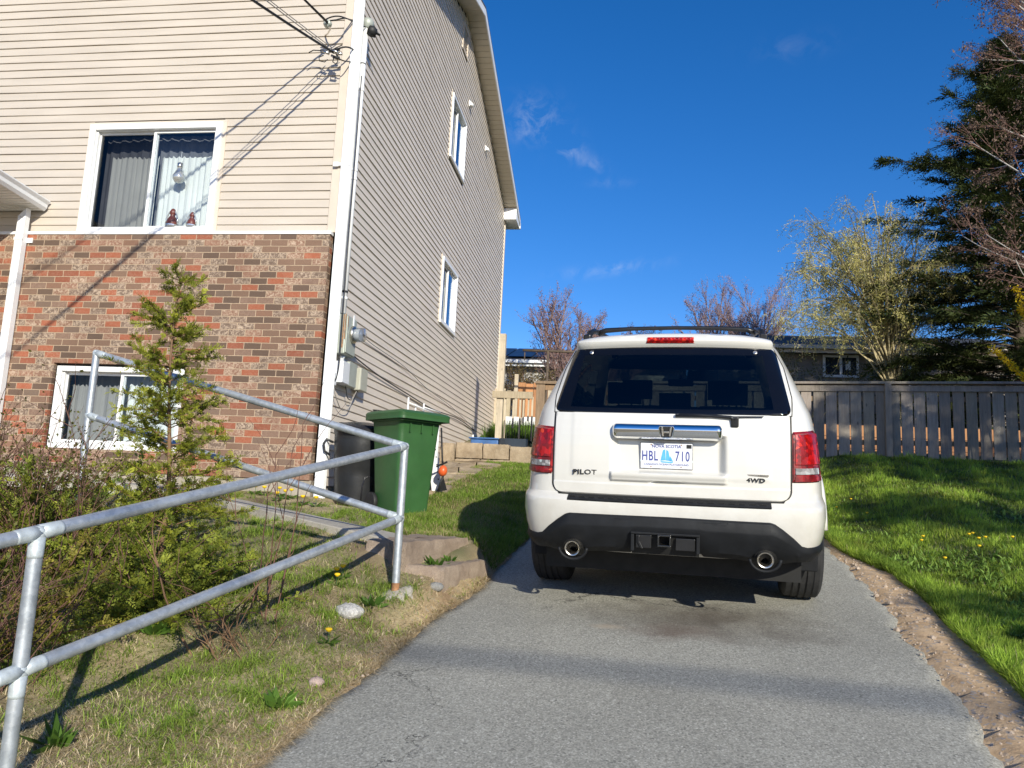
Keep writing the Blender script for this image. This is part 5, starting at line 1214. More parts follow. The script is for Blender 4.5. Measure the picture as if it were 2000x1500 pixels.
# roof rails and crossbars
for sx in (-1, 1):
    rr = cb('roof_rail', MB().tube([(sx*.585, .68, 1.69), (sx*.575, .74, 1.745), (sx*.565, .9, 1.775), (sx*.56, 1.7, 1.79), (sx*.565, 2.3, 1.77), (sx*.575, 2.42, 1.71)], [.018, .022, .020, .018, .018, .018], 10), 'dark_trim', smooth=True)
    cb('rail_foot', MB().box((sx*.58-.026, .63, 1.66), (sx*.58+.026, .74, 1.73)).box((sx*.58-.026, 2.3, 1.66), (sx*.58+.026, 2.44, 1.72)), 'dark_trim', rr, bevel=.012)
for f_ in (1.05, 2.0): cb('crossbar', MB().tube([(-.56, f_, 1.77), (-.50, f_, 1.792), (-.3, f_, 1.804), (0, f_, 1.808), (.3, f_, 1.804), (.50, f_, 1.792), (.56, f_, 1.77)], [.022, .019, .015, .014, .015, .019, .022], 8), 'dark_trim', smooth=True)
# door mirrors
for sx in (-1, 1): cb('door_mirror', MB().lathe([(.02, -.09), (.085, -.07), (.10, 0), (.085, .07), (.03, .10)], (sx*1.02, 3.02, 1.17), (.1*sx, 1, 0), n=16).bar((sx*.85, 3.04, 1.15), (sx*.98, 3.02, 1.15), .05), 'pearl_white_paint', smooth=True)
# wheels
WZ = .305
for a_ in AX:
    for sx in (-1, 1):
        x = sx*.855; tw = .122
        prof = [(.225, -tw+.01), (.30, -tw-.006), (.335, -tw-.002), (.358, -tw+.012)]
        for k in range(-2, 3):
            z = k*.043; prof += [(.372-.0035*abs(k), z-.017), (.372-.0035*abs(k), z+.012), (.362, z+.013), (.362, z+.0195)] if k < 2 else [(.366, z-.017), (.365, z+.014)]
        prof += [(.358, tw-.012), (.335, tw+.002), (.30, tw+.006), (.225, tw-.01)]
        w_ = cb('wheel', MB().lathe([(.225, -.10), (.225, .10)], (x, a_, WZ), (1, 0, 0), n=40).lathe([(.225, .07*sx), (.21, .085*sx), (.06, .07*sx), (.05, .09*sx), (.001, .092*sx)], (x, a_, WZ), (1, 0, 0), n=40), 'steel', smooth=True, auto=35)
        cb('tyre', MB().lathe(prof, (x, a_, WZ), (1, 0, 0), n=72), 'tyre', w_, smooth=True, auto=30)
        mb = MB()
        for k in range(5):
            an = k*2*math.pi/5; mb.bar((x+sx*.092, a_+.05*math.cos(an), WZ+.05*math.sin(an)), (x+sx*.10, a_+.215*math.cos(an), WZ+.215*math.sin(an)), .05, .02, up=(1, 0, 0))
        cb('spoke', mb, 'steel', w_, bevel=.004)
        an = np.linspace(.22, math.pi-.22, 22)
        cb('wheel_arch', MB().tube([(sx*.955, a_+.435*math.cos(q), .37+.435*math.sin(q)) for q in an], .032, 8), 'pearl_white_paint', smooth=True)
        rows = [[(sx*u_, a_+.43*math.cos(q), .37+.43*math.sin(q)) for q in an] for u_ in (.95, .62)]; rows.append([(sx*.62, a_, .33)]*22)
        cb('wheel_well', MB().grid(np.array(rows)), 'seal')
# cabin
cb('cabin_floor', MB().box((-.80, .30, .42), (.80, 3.5, .60)), 'interior'); cb('dashboard', MB().box((-.76, 3.15, .6), (.76, 3.55, 1.12)), 'interior', bevel=.05)
for (u_, f_, w_, h0, h1_) in ((-.37, 2.45, .46, .62, 1.24), (.37, 2.45, .46, .62, 1.24), (-.40, 1.62, .55, .62, 1.20), (.40, 1.62, .55, .62, 1.20), (-.35, .80, .52, .60, 1.16), (.35, .80, .52, .60, 1.16)):
    st_ = cb('seat', MB().box((u_-w_/2, f_-.08, h0), (u_+w_/2, f_+.06, h1_), rot=np.array(Matrix.Rotation(rad(12), 3, 'X'))).box((u_-w_/2, f_+.05, h0), (u_+w_/2, f_+.5, h0+.16)), 'seat_cloth', bevel=.05)
    if f_ > 1: cb('headrest', MB().box((u_-.13, f_-.17, h1_+.05), (u_+.13, f_-.07, h1_+.22)).tube([(u_-.05, f_-.11, h1_-.05), (u_-.05, f_-.11, h1_+.08)], .008, 6).tube([(u_+.05, f_-.11, h1_-.05), (u_+.05, f_-.11, h1_+.08)], .008, 6), 'seat_cloth', st_, bevel=.04)
cb('headrest', MB().box((-.13, 1.44, 1.20), (.11, 1.53, 1.34)).tube([(-.06, 1.49, 1.1), (-.06, 1.49, 1.22)], .008, 6).tube([(.04, 1.49, 1.1), (.04, 1.49, 1.22)], .008, 6), 'seat_cloth', car, bevel=.035)
cb('rear_view_mirror', MB().box((-.13, 2.95, 1.42), (.11, 2.99, 1.49)).bar((-.01, 2.97, 1.49), (-.01, 3.05, 1.56), .03), 'interior', bevel=.015)
cb('steering_wheel', MB().tube([(-.38+.19*math.cos(q), 3.0-.05*math.sin(q), 1.02+.18*math.sin(q)) for q in np.linspace(0, 2*math.pi, 28)], .016, 8), 'interior', smooth=True)
# front end
cb('headlight', MB().box((.55, 4.55, .82), (.86, 4.70, 1.0)).box((-.86, 4.55, .82), (-.55, 4.70, 1.0)), 'clear_lens', bevel=.04); cb('grille', MB().box((-.45, 4.6, .75), (.45, 4.80, 1.0)), 'chrome', bevel=.02)
# ---------------------------------------------------------------- plants
def unit(v): return v/(np.linalg.norm(v, axis=-1, keepdims=True)+1e-12)
def rvec(r, n): return unit(r.standard_normal((n, 3)))
def fronds(P, D, L, Wd, tints, k=6, r=None, flat=None, ang=40, wq=.22):
    """flat sprays: k pairs of leaflets along a spine. P,D (n,3); L,Wd (n,)"""
    n = len(P); D = unit(D); r = r or rng
    Nn = unit(np.cross(D, rvec(r, n))) if flat is None else unit(flat-(flat*D).sum(1, keepdims=True)*D)
    S_ = np.cross(D, Nn); out = []; tt = []
    for i in range(k):
        t = (i+.3)/k; b = P+D*(L*t)[:, None]-np.array((0, 0, 1))*(L*.12*t*t)[:, None]
        for s in (-1, 1):
            d = unit(D*math.cos(rad(ang))+S_*s*math.sin(rad(ang))+.18*r.standard_normal((n, 3))); l = Wd*(1-.6*t)*r.uniform(.7, 1.2, n); w = unit(np.cross(d, Nn))*(l*wq)[:, None]
            tip = b+d*l[:, None]; m_ = b+d*(l*.5)[:, None]
            out.append(np.stack([b, m_+w, tip, m_-w], 1)); tt.append(tints*r.uniform(.75, 1.25, (n, 1)))
    return np.concatenate(out), np.concatenate(tt)
def leaves(P, D, L, w, tints, r):
    n = len(P); D = unit(D); S_ = unit(np.cross(D, rvec(r, n)))*(L*w)[:, None]; tip = P+D*L[:, None]; m_ = P+D*(L*.5)[:, None]
    return np.stack([P, m_+S_, tip, m_-S_], 1), tints
def tri_tubes(A, B, ra, rb, mb, n=3):
    """many thin straight twigs at once"""
    A = np.asarray(A, float); B = np.asarray(B, float); k = len(A)
    if not k: return
    D = unit(B-A); X = unit(np.cross(D, np.array((.31, .17, .93)))); Y = np.cross(D, X); ra = np.broadcast_to(ra, k); rb = np.broadcast_to(rb, k); V = []
    for P, R_ in ((A, ra), (B, rb)):
        for j in range(n):
            a = j*2*math.pi/n; V.append(P+(X*math.cos(a)+Y*math.sin(a))*R_[:, None])
    V = np.stack(V, 1).reshape(-1, 3); base = (np.arange(k)*2*n)[:, None]
    for j in range(n):
        q = np.array([j, (j+1) % n, n+(j+1) % n, n+j])
        mb.f += [tuple(x) for x in (base+q+mb.n).tolist()]
    mb.m += [0]*(k*n); mb.v.append(V); mb.t.append(np.ones((len(V), 3))); mb.n += len(V)
def branch(r, p0, d0, L, n, bend, grav=0, rad0=.05, taper=.35):
    P = [np.array(p0, float)]; d = np.array(d0, float); d /= np.linalg.norm(d)
    for i in range(n):
        d = d+bend*r.standard_normal(3)+np.array((0, 0, grav)); d /= np.linalg.norm(d); P.append(P[-1]+d*L/n)
    return np.array(P), np.linspace(rad0, rad0*taper, n+1)
def grow(r, p0, d0, L, R0, levels, nsub, spread, ratio, grav, bend=.10, mb=None, tips=None, segs=None, lvl=0):
    """recursive limbs; thick ones are tubes, fine ones are gathered in segs"""
    n = 6 if lvl < 2 else 4
    P, rr = branch(r, p0, d0, L, n, bend, grav[min(lvl, len(grav)-1)], R0)
    if R0 > .012: mb.tube(P, rr, 7 if R0 > .04 else 5)
    else:
        for i in range(n): segs.append((P[i], P[i+1], rr[i], rr[i+1]))
    if lvl == levels: tips.append(P); return
    ns = nsub[min(lvl, len(nsub)-1)]
    for i in range(ns):
        t = r.uniform(.28, 1.0) if i else 1.0; j = min(int(t*n), n-1); f = t*n-j; p = P[j]*(1-f)+P[min(j+1, n)]*f
        dd = unit(P[min(j+1, n)]-P[j]); ax = rvec(r, 1)[0]; ax = unit(ax-dd*(ax@dd)); s = rad(spread[min(lvl, len(spread)-1)])*r.uniform(.5, 1.25)
        nd = dd*math.cos(s)+ax*math.sin(s)
        grow(r, p, nd, L*ratio*r.uniform(.7, 1.2)*(1.15-.4*t), max(R0*.55*(1.1-.4*t), .0028), levels, nsub, spread, ratio, grav, bend, mb, tips, segs, lvl+1)
def green(r, n, a, b): t = r.uniform(0, 1, (n, 1)); return np.array(a)*(1-t)+np.array(b)*t

def finish_tree(t, mb, segs, bark, name='trunk'):
    if segs:
        A = np.array([s[0] for s in segs]); B = np.array([s[1] for s in segs]); tri_tubes(A, B, np.array([s[2] for s in segs]), np.array([s[3] for s in segs]), mb)
    return build(name, mb, bark, t, smooth=True)

# bare budding trees behind the fence
def bare_tree(label, x, y, h, stems, seed, spreadx, bark, bud, nbud=2, R0=.07):
    z = h1(x, y); r = np.random.default_rng(seed); t = thing('budding_tree', label, 'tree', (x, y, z)); mb = MB(); segs = []; tips = []
    for k in range(stems):
        a = r.uniform(0, 6.28); d = np.array((spreadx*math.cos(a), spreadx*math.sin(a), 1.)); 
        grow(r, (x+.15*math.cos(a), y+.15*math.sin(a), z), d, h*.62*r.uniform(.85, 1.1), R0, 3, (11, 8, 5), (28, 32, 34), .47, (.03, .05, .07), .07, mb, tips, segs)
    finish_tree(t, mb, segs, bark)
    P = np.concatenate([q[1:] for q in tips]); P = np.repeat(P, nbud, 0); n = len(P); P = P+r.normal(0, .035, (n, 3)); D = rvec(r, n)+(0, 0, .6)
    q, tt = leaves(P, D, r.uniform(.025, .055, n), .32, green(r, n, *bud), r); build('buds', MB().quads(q, tt), 'leaf', t, tint=True)
bare_tree('small reddish budding tree between the house and the parked car', -1.75, 27, 5.6, 5, 3, .22, 'maple_bark', ((.24, .12, .10), (.40, .24, .20)))
bare_tree('smaller reddish budding tree just left of the car roof', -.35, 27.5, 4.7, 4, 8, .25, 'maple_bark', ((.25, .12, .10), (.40, .24, .20)))
bare_tree('tall purplish budding tree rising behind the car roof', 4.75, 32, 8.4, 5, 6, .26, 'maple_bark', ((.26, .17, .18), (.42, .29, .30)))
bare_tree('low budding tree between the tall purplish tree and the willow', 5.9, 31, 6.3, 3, 16, .22, 'maple_bark', ((.18, .09, .08), (.3, .17, .15)))
bare_tree('thin budding sapling left of the tall purplish tree', 3.0, 31.5, 5.6, 3, 26, .25, 'maple_bark', ((.18, .09, .08), (.3, .17, .15)))

# willow coming into yellow-green leaf
r = np.random.default_rng(12); wx, wy = 6.75, 20.6; z = h1(wx, wy)
t = thing('willow_tree', 'yellow green willow coming into leaf behind the fence', 'tree', (wx, wy, z)); mb = MB(); segs = []; tips = []
TP, tr = branch(r, (wx+.35, wy, z), (-.12, 0, 1), 4.0, 9, .05, 0, .15, .55); mb.tube(TP, tr, 10)
cen = np.array((wx-.42, wy, 7.35)); n_l = 0
while n_l < 115:
    u = r.uniform(-1, 1, 3); q = np.linalg.norm(u)
    if q > 1 or q < .35 or u[2] < -.52: continue
    n_l += 1; end = cen+u*np.array((2.65, 1.9, 2.6)); j = r.integers(3, 10); p = TP[j]; mid = p*.45+end*.55+np.array((0, 0, .9+.5*r.uniform()))*(1 if u[2] > -.3 else .6)
    t_ = np.linspace(0, 1, 9)[:, None]; c = p*(1-t_)**2+2*mid*t_*(1-t_)+end*t_*t_+np.concatenate([np.zeros((1, 3)), r.normal(0, .035, (8, 3))]); mb.tube(c, np.linspace(.034*(1.2-.5*q), .006, 9), 5)
    for k in range(13):
        s0 = r.uniform(.45, 1)*8; i0 = min(int(s0), 7); b0 = c[i0]*(1-s0+i0)+c[i0+1]*(s0-i0); L = r.uniform(.3, .95); d = np.array((r.normal(0, .8), r.normal(0, .8), r.uniform(-.7, .5))); Q, rr = branch(r, b0, d, L, 5, .16, -.34, .0042, .5); tips.append(Q[1:]); segs += [(Q[i], Q[i+1], .0042, .003) for i in range(5)]
finish_tree(t, mb, segs, 'willow_bark')
P = np.repeat(np.concatenate(tips), 6, 0); n = len(P); P = P+r.normal(0, .045, (n, 3))
q, tt = leaves(P, np.stack([r.normal(0, .6, n), r.normal(0, .6, n), -.35+r.normal(0, .5, n)], 1), r.uniform(.045, .10, n), .11, green(r, n, (.42, .39, .10), (.74, .67, .27)), r)
build('crown', MB().quads(q, tt), 'leaf', t, tint=True)
# lower, half-bare shrub tree under the willow
r = np.random.default_rng(31); x, y = 5.3, 24; z = h1(x, y); t = thing('bare_shrub', 'half bare olive shrub spreading below the willow', 'shrub', (x, y, z)); mb = MB(); segs = []; tips = []
for k in range(6): a = r.uniform(0, 6.28); grow(r, (x, y, z), (math.cos(a)*.6, math.sin(a)*.5, 1), 2.2, .03, 2, (7, 6), (35, 45), .5, (.0, -.03, -.08), .1, mb, tips, segs)
finish_tree(t, mb, segs, 'willow_bark', 'stems'); P = np.repeat(np.concatenate(tips), 2, 0); n = len(P); q, tt = leaves(P+r.normal(0, .06, (n, 3)), rvec(r, n), r.uniform(.04, .09, n), .25, green(r, n, (.10, .09, .02), (.24, .20, .06)), r); build('leaves', MB().quads(q, tt), 'leaf', t, tint=True)
r = np.random.default_rng(37); x, y = -3.6, 25.5; z = h1(x, y); t = thing('bare_shrub', 'brown twiggy shrub in front of the low house with solar panels', 'shrub', (x, y, z)); mb = MB(); segs = []; tips = []
for k in range(26): a = r.uniform(0, 6.28); grow(r, (x+r.uniform(-1.2, 1.6), y+r.uniform(-.5, .5), z), (math.cos(a)*.5, math.sin(a)*.5, 1), 1.75, .018, 2, (6, 6), (35, 45), .5, (.0, -.01, -.03), .1, mb, tips, segs)
finish_tree(t, mb, segs, 'red_twig', 'stems'); P = np.repeat(np.concatenate(tips), 2, 0); n = len(P); q, tt = leaves(P+r.normal(0, .06, (n, 3)), rvec(r, n), r.uniform(.04, .09, n), .3, green(r, n, (.10, .075, .03), (.20, .15, .07)), r); build('leaves', MB().quads(q, tt), 'leaf', t, tint=True)

# big dark conifer
def conifer(label, x, y, h, R0, seed, lean=0, whorl=.26, nb=(6, 9), extra=(), tone=((.010, .022, .010), (.030, .052, .018)), bare=0, frond=.30, dens=1.0, name='spruce_tree', crown_pow=.75):
    z = h1(x, y); r = np.random.default_rng(seed); t = thing(name, label, 'tree', (x, y, z)); mb = MB()
    TP = np.array([(x+lean*q*q, y, z+h*q) for q in np.linspace(0, 1, 9)]); mb.tube(TP, np.linspace(.24*h/13, .015, 9), 9)
    Ps, Ds, Ls, Ws = [], [], [], []; A, B, ra = [], [], []
    zz = .05*h+bare
    br = []
    while zz < h*.99:
        q = zz/h; n = r.integers(*nb); a0 = r.uniform(0, 6.28)
        for k in range(n): br.append((zz, a0+k*6.283/n+r.normal(0, .25), R0*(1-q)**crown_pow*(1.0 if q > .22 else .72+q*1.2)*r.choice((.62, .8, .95, 1.05, 1.25))*r.uniform(.85, 1.12)))
        zz += whorl*r.uniform(.7, 1.3)*(1 if q < .8 else .7)
    br += list(extra)
    for (zz, a, L) in br:
        q = zz/h; c = np.array((x+lean*q*q, y, z+zz)); d = np.array((math.cos(a), math.sin(a), .12+.5*q)); nn = max(3, int(L/.35)); P = [c]
        for i in range(nn):
            d = d+.05*r.standard_normal(3)+np.array((0, 0, -.10+.16*(i/nn))); d /= np.linalg.norm(d); P.append(P[-1]+d*L/nn)
        P = np.array(P)
        for i in range(nn): A.append(P[i]); B.append(P[i+1]); ra.append(.008+.022*(1-i/nn)*min(1, L/2))
        nf = int(L*11*dens)+4; s = r.uniform(.22, 1.0, nf)**.8*nn; j = np.minimum(s.astype(int), nn-1); f = (s-j)[:, None]; b = P[j]*(1-f)+P[j+1]*f; dd = unit(P[j+1]-P[j]); side = unit(np.cross(dd, (0, 0, 1)))*r.choice((-1, 1), nf)[:, None]
        Ps.append(b); Ds.append(unit(dd*.8+side*r.uniform(.2, 1.1, (nf, 1))+np.stack([r.normal(0, .12, nf), r.normal(0, .12, nf), r.normal(-.12, .2, nf)], 1))); Ls.append(np.full(nf, frond)*r.uniform(.6, 1.5, nf)*(.6+.4*min(1, L))); Ws.append(np.full(nf, frond*.36)*r.uniform(.7, 1.3, nf))
    tri_tubes(A, B, np.array(ra), np.array(ra)*.7, mb, 4); build('trunk', mb, 'bark', t, smooth=True)
    P = np.concatenate(Ps); n = len(P); q, tt = fronds(P, np.concatenate(Ds), np.concatenate(Ls), np.concatenate(Ws), green(r, n, *tone), 7, r, np.tile((0, 0, 1.), (n, 1))+.5*r.standard_normal((n, 3)), 36, .13)
    build('crown', MB().quads(q, tt), 'needle', t, tint=True); return t
SX, SY = 9.55, 20
conifer('big dark evergreen towering over the right end of the fence', SX+.15, SY, 10.9, 3.75, 5, lean=-.1, extra=((7.0, 3.1, 3.1), (6.9, 3.3, 2.6), (7.2, 2.95, 2.2), (5.6, 3.1, 3.3), (5.2, 3.3, 3.2), (4.9, 2.9, 3.0), (3.7, 3.0, 3.6), (3.2, 3.25, 3.6), (2.4, 3.1, 3.4), (2.1, 3.3, 3.2), (8.7, 3.2, 1.7), (9.6, 3.0, 1.2), (4.3, 3.2, 3.5), (4.0, 3.0, 3.3)), whorl=.15, frond=.44, dens=2.0, crown_pow=.9, tone=((.030, .048, .016), (.095, .115, .032)))
conifer('second dark evergreen at the right edge beyond the fence', 12.6, 19.5, 9.5, 3.0, 9, whorl=.22, frond=.46, dens=1.3)

# birch with pale bare limbs in front of the evergreen
r = np.random.default_rng(3); x, y = 8.55, 15.6; z = h1(x, y); t = thing('birch_tree', 'bare birch with pale limbs reaching over the dark evergreen', 'tree', (x, y, z)); mb = MB(); segs = []; tips = []
TP, tr = branch(r, (x, y, z), (-.085, 0, 1), 10.2, 12, .02, 0, .13, .12); mb.tube(TP, tr, 10)
for k in range(15):
    j = 3+k*9//15; a = math.pi+r.normal(0, .75); L = r.uniform(1.5, 2.6)*(1.1-.045*j)
    grow(r, TP[j], (math.cos(a), math.sin(a), r.uniform(.45, 1.0)), L, .022, 2, (7, 7), (32, 40), .48, (.0, -.02, -.05), .07, mb, tips, segs)
for k in range(22): grow(r, TP[r.integers(8, 13)], (r.normal(-.4, .4), r.normal(0, .3), 1), r.uniform(1.3, 2.2), .022, 2, (7, 7), (28, 36), .5, (.02, .0, -.02), .07, mb, tips, segs)
for k in range(8): a = r.uniform(-1.5, 1.5); grow(r, TP[r.integers(3, 11)], (math.cos(a), math.sin(a), .8), r.uniform(1.4, 2.2), .028, 2, (5, 5), (32, 40), .48, (.0, -.02, -.05), .07, mb, tips, segs)
finish_tree(t, mb, [], 'birch_bark'); A = np.array([s[0] for s in segs]); B = np.array([s[1] for s in segs]); mbt = MB(); tri_tubes(A, B, np.array([s[2] for s in segs]), np.array([s[3] for s in segs])*.8, mbt); build('twigs', mbt, 'red_twig', t)
P = np.repeat(np.concatenate([q[1:] for q in tips]), 2, 0); n = len(P); q, tt = leaves(P+r.normal(0, .04, (n, 3)), rvec(r, n)-(0, 0, .7), r.uniform(.03, .07, n), .22, green(r, n, (.16, .10, .07), (.28, .19, .14)), r); build('catkins', MB().quads(q, tt), 'leaf', t, tint=True)

# forsythia at the right edge
r = np.random.default_rng(8); x, y = 6.55, 12.4; z = h1(x, y); t = thing('forsythia', 'yellow flowering forsythia sprays at the right edge of the lawn', 'shrub', (x, y, z)); mb = MB(); C_ = []
for a_, b_ in (((2010, 745, 12.3), (1937, 680, 12.2)), ((2040, 700, 12.3), (1984, 560, 12.3)), ((2030, 660, 12.4), (1992, 600, 12.4)), ((2050, 690, 12.5), (2010, 590, 12.5)), ((2070, 720, 12.4), (2030, 560, 12.6))):
    p, q_ = at_y(*a_), at_y(*b_); k0 = np.array((x+.1*r.standard_normal(), y+.1*r.standard_normal(), z)); c = [k0*(1-s)**2+2*s*(1-s)*(p*.5+k0*.5+np.array((.15, 0, .4)))+p*s*s for s in np.linspace(0, 1, 8)]; c += [p*(1-s)+q_*s for s in np.linspace(.15, 1, 7)]; mb.tube(c, np.linspace(.012, .004, len(c)), 5); C_.append(np.array([p*(1-s)+q_*s for s in np.linspace(0, 1, 60)]))
build('canes', mb, 'cane', t, smooth=True); P = np.repeat(np.concatenate(C_), 6, 0); n = len(P); q, tt = leaves(P+r.normal(0, .022, (n, 3)), rvec(r, n), r.uniform(.03, .055, n), .35, green(r, n, (.75, .50, .01), (.85, .62, .03)), r); build('blossom', MB().quads(q, tt), 'leaf', t, tint=True)

# evergreens standing right of the picture; their shade lies over the back of the lawn and the fence
for k, lab in enumerate(('nearest columnar evergreen of the row outside the picture, shading the lawn', 'second columnar evergreen of the row outside the picture', 'third columnar evergreen of the row outside the picture', 'fourth columnar evergreen of the row outside the picture', 'fifth columnar evergreen of the row outside the picture, shading the fence', 'furthest columnar evergreen of the row outside the picture')):
    conifer(lab, 9.5+1.4*k, 2.6+.68*k, 8.2-.32*k, 1.9, 41+k, whorl=.28, name='evergreen_tree', frond=.6, dens=.7, crown_pow=.55 if k == 0 else .35)
conifer('small round evergreen with a bare lower trunk, outside the picture', 6.75, 2.4, 4.5, 1.15, 49, whorl=.16, name='evergreen_tree', frond=.4, dens=1.2, crown_pow=.4, bare=2.6)
conifer('round evergreen shrub outside the picture near the driveway', 4.2, 2.2, 2.0, 1.0, 44, whorl=.13, name='evergreen_shrub', frond=.22, dens=1.2, crown_pow=.4)

# cedar sapling before the brick wall
r = np.random.default_rng(21); x, y = -2.72, 4.38; z = h1(x, y); HT = 1.93
t = thing('cedar_sapling', 'slender young cedar standing before the brick wall', 'cedar', (x, y, z)); mb = MB()
tp = lambda q: np.array((x-.05*q+.02*math.sin(q*7), y+.03*math.sin(q*5), z+HT*q)); mb.tube([tp(q) for q in np.linspace(0, 1, 14)], np.linspace(.019, .003, 14), 8)
A, B, ra, Ps, Ds, Ls, Ws = [], [], [], [], [], [], []
for k in range(130):
    q = .16+.82*r.uniform(0, 1)**.9; a = r.uniform(0, 6.283); gap = .55+.45*math.sin(q*21+1)*math.sin(a*1+q*9); L = (.12+.70*(1-q)**.95)*r.uniform(.55, 1.12)*(.65+.35*gap); P = [tp(q)]; d = np.array((math.cos(a), math.sin(a), r.uniform(.05, .65)))
    for i in range(5): d = unit(d+.10*r.standard_normal(3)+(0, 0, -.03+.05*i/5)); P.append(P[-1]+d*L/5)
    P = np.array(P)
    for i in range(5): A.append(P[i]); B.append(P[i+1]); ra.append(.0045*(1-i/7))
    nf = int(10+L*72); s = r.uniform(.18, 1, nf)*5; j = np.minimum(s.astype(int), 4); f = (s-j)[:, None]; Ps.append(P[j]*(1-f)+P[j+1]*f); dd = unit(P[j+1]-P[j]); Ds.append(unit(dd+.75*r.standard_normal((nf, 3))+(0, 0, .25))); Ls.append(r.uniform(.035, .085, nf)); Ws.append(r.uniform(.014, .030, nf))
q_ = np.linspace(.9, 1, 14); Ps.append(np.array([tp(q) for q in q_])); Ds.append(rvec(r, 14)*.6+(0, 0, 1)); Ls.append(np.full(14, .06)); Ws.append(np.full(14, .02))
tri_tubes(A, B, np.array(ra), np.array(ra)*.7, mb, 4); build('trunk', mb, 'cane', t, smooth=True)
P = np.concatenate(Ps); n = len(P); q, tt = fronds(P, np.concatenate(Ds), np.concatenate(Ls), np.concatenate(Ws), green(r, n, (.11, .14, .014), (.34, .35, .04)), 6, r, None, 38, .2); build('foliage', MB().quads(q, tt), 'leaf', t, tint=True)

# low feathery evergreen shrubs and twiggy bushes round its foot
def low_shrub(label, x, y, R0, hgt, seed, tone, n_st=70, dens=1.0, name='cedar_shrub', fl=.07):
    r = np.random.default_rng(seed); z = h1(x, y); t = thing(name, label, 'shrub', (x, y, z)); mb = MB(); A, B, ra, Ps, Ds, Ls, Ws = [], [], [], [], [], [], []
    for k in range(n_st):
        a = r.uniform(0, 6.283); L = R0*r.uniform(.5, 1.15); P = [np.array((x+.12*r.standard_normal(), y+.12*r.standard_normal(), z))]; d = np.array((math.cos(a), math.sin(a), hgt/R0*r.uniform(.2, 1.5)))
        for i in range(6): d = unit(d+.14*r.standard_normal(3)+(0, 0, .02-.05*i/6)); P.append(P[-1]+d*L/6)
        P = np.array(P); P[:, 2] = np.maximum(P[:, 2], z+.02)
        for i in range(6): A.append(P[i]); B.append(P[i+1]); ra.append(.005*(1-i/8))
        nf = int(52*dens*L/R0); s = r.uniform(.15, 1, nf)*6; j = np.minimum(s.astype(int), 5); f = (s-j)[:, None]; Ps.append(P[j]*(1-f)+P[j+1]*f); dd = unit(P[j+1]-P[j]); Ds.append(unit(dd+.8*r.standard_normal((nf, 3))+(0, 0, .2))); Ls.append(r.uniform(.6, 1.5, nf)*fl); Ws.append(r.uniform(.25, .5, nf)*fl)
    tri_tubes(A, B, np.array(ra), np.array(ra)*.7, mb, 4); build('stems', mb, 'red_twig', t)
    P = np.concatenate(Ps); n = len(P); q, tt = fronds(P, np.concatenate(Ds), np.concatenate(Ls), np.concatenate(Ws), green(r, n, *tone), 5, r, None, 40, .22); build('foliage', MB().quads(q, tt), 'leaf', t, tint=True)
G1 = ((.085, .12, .015), (.30, .33, .042)); G2 = ((.09, .15, .022), (.24, .33, .06))
low_shrub('feathery green shrub under the cedar sapling, beside the railing', -2.45, 4.0, .66, .68, 51, G1, 80)
low_shrub('feathery green shrub left of the cedar sapling below the basement window', -3.2, 4.35, .8, .72, 52, G1, 95)
low_shrub('brown green shrub behind the leftmost rail at the picture edge', -3.0, 3.35, .7, .55, 53, ((.14, .12, .02), (.32, .29, .05)), 55)
low_shrub('bright green shrub at the left edge in front of the brick wall', -4.2, 4.9, .9, .5, 54, G2, 90)
low_shrub('dark green shrub furthest left below the porch', -4.6, 4.2, .9, .5, 55, G2, 80)
def twig_bush(label, x, y, n_, hgt, seed, sp, bark, thick=.0042, sub=4, leaf=0, rx=.25):
    r = np.random.default_rng(seed); z = h1(x, y); t = thing('twig_bush', label, 'shrub', (x, y, z)); mb = MB(); segs = []; tips = []
    for k in range(n_):
        a = r.uniform(0, 6.283); grow(r, (x+rx*r.standard_normal(), y+rx*.8*r.standard_normal(), z-.02), (sp*math.cos(a), sp*math.sin(a), 1), hgt*r.uniform(.6, 1.15), thick*r.uniform(.7, 1.3), 1, (sub,), (28,), .45, (.0, -.02), .10, mb, tips, segs)
    finish_tree(t, mb, segs, bark, 'stems')
    if leaf: P = np.repeat(np.concatenate(tips), leaf, 0); n = len(P); q, tt = leaves(P+r.normal(0, .01, (n, 3)), rvec(r, n)+(0, 0, .3), r.uniform(.012, .03, n), .3, green(r, n, (.06, .06, .012), (.16, .16, .03)), r); build('leaves', MB().quads(q, tt), 'leaf', t, tint=True)
twig_bush('bare red brown twig bush at the left edge behind the railing', -2.75, 3.0, 60, .55, 61, .55, 'red_twig', leaf=1, rx=.22)
twig_bush('taller bare red brown twig bush below the porch downspout', -3.9, 4.15, 120, .95, 62, .5, 'red_twig', leaf=1, rx=.32)
twig_bush('bare brown twigs in front of the basement window', -3.3, 4.0, 60, .75, 63, .5, 'red_twig', leaf=2)
twig_bush('few thin upright canes beside the rail, in front of the brick wall', -1.92, 4.1, 5, .95, 64, .22, 'red_twig', thick=.0048, sub=3, rx=.09)
twig_bush('leaning tan canes growing from the dry grass near the rail', -2.02, 3.75, 5, .62, 65, .75, 'cane', thick=.006, sub=4, rx=.06)
twig_bush('small dry brown twig tuft in the grass below the lower rail', -1.85, 3.72, 12, .24, 66, .8, 'cane', thick=.003, sub=4, rx=.07)

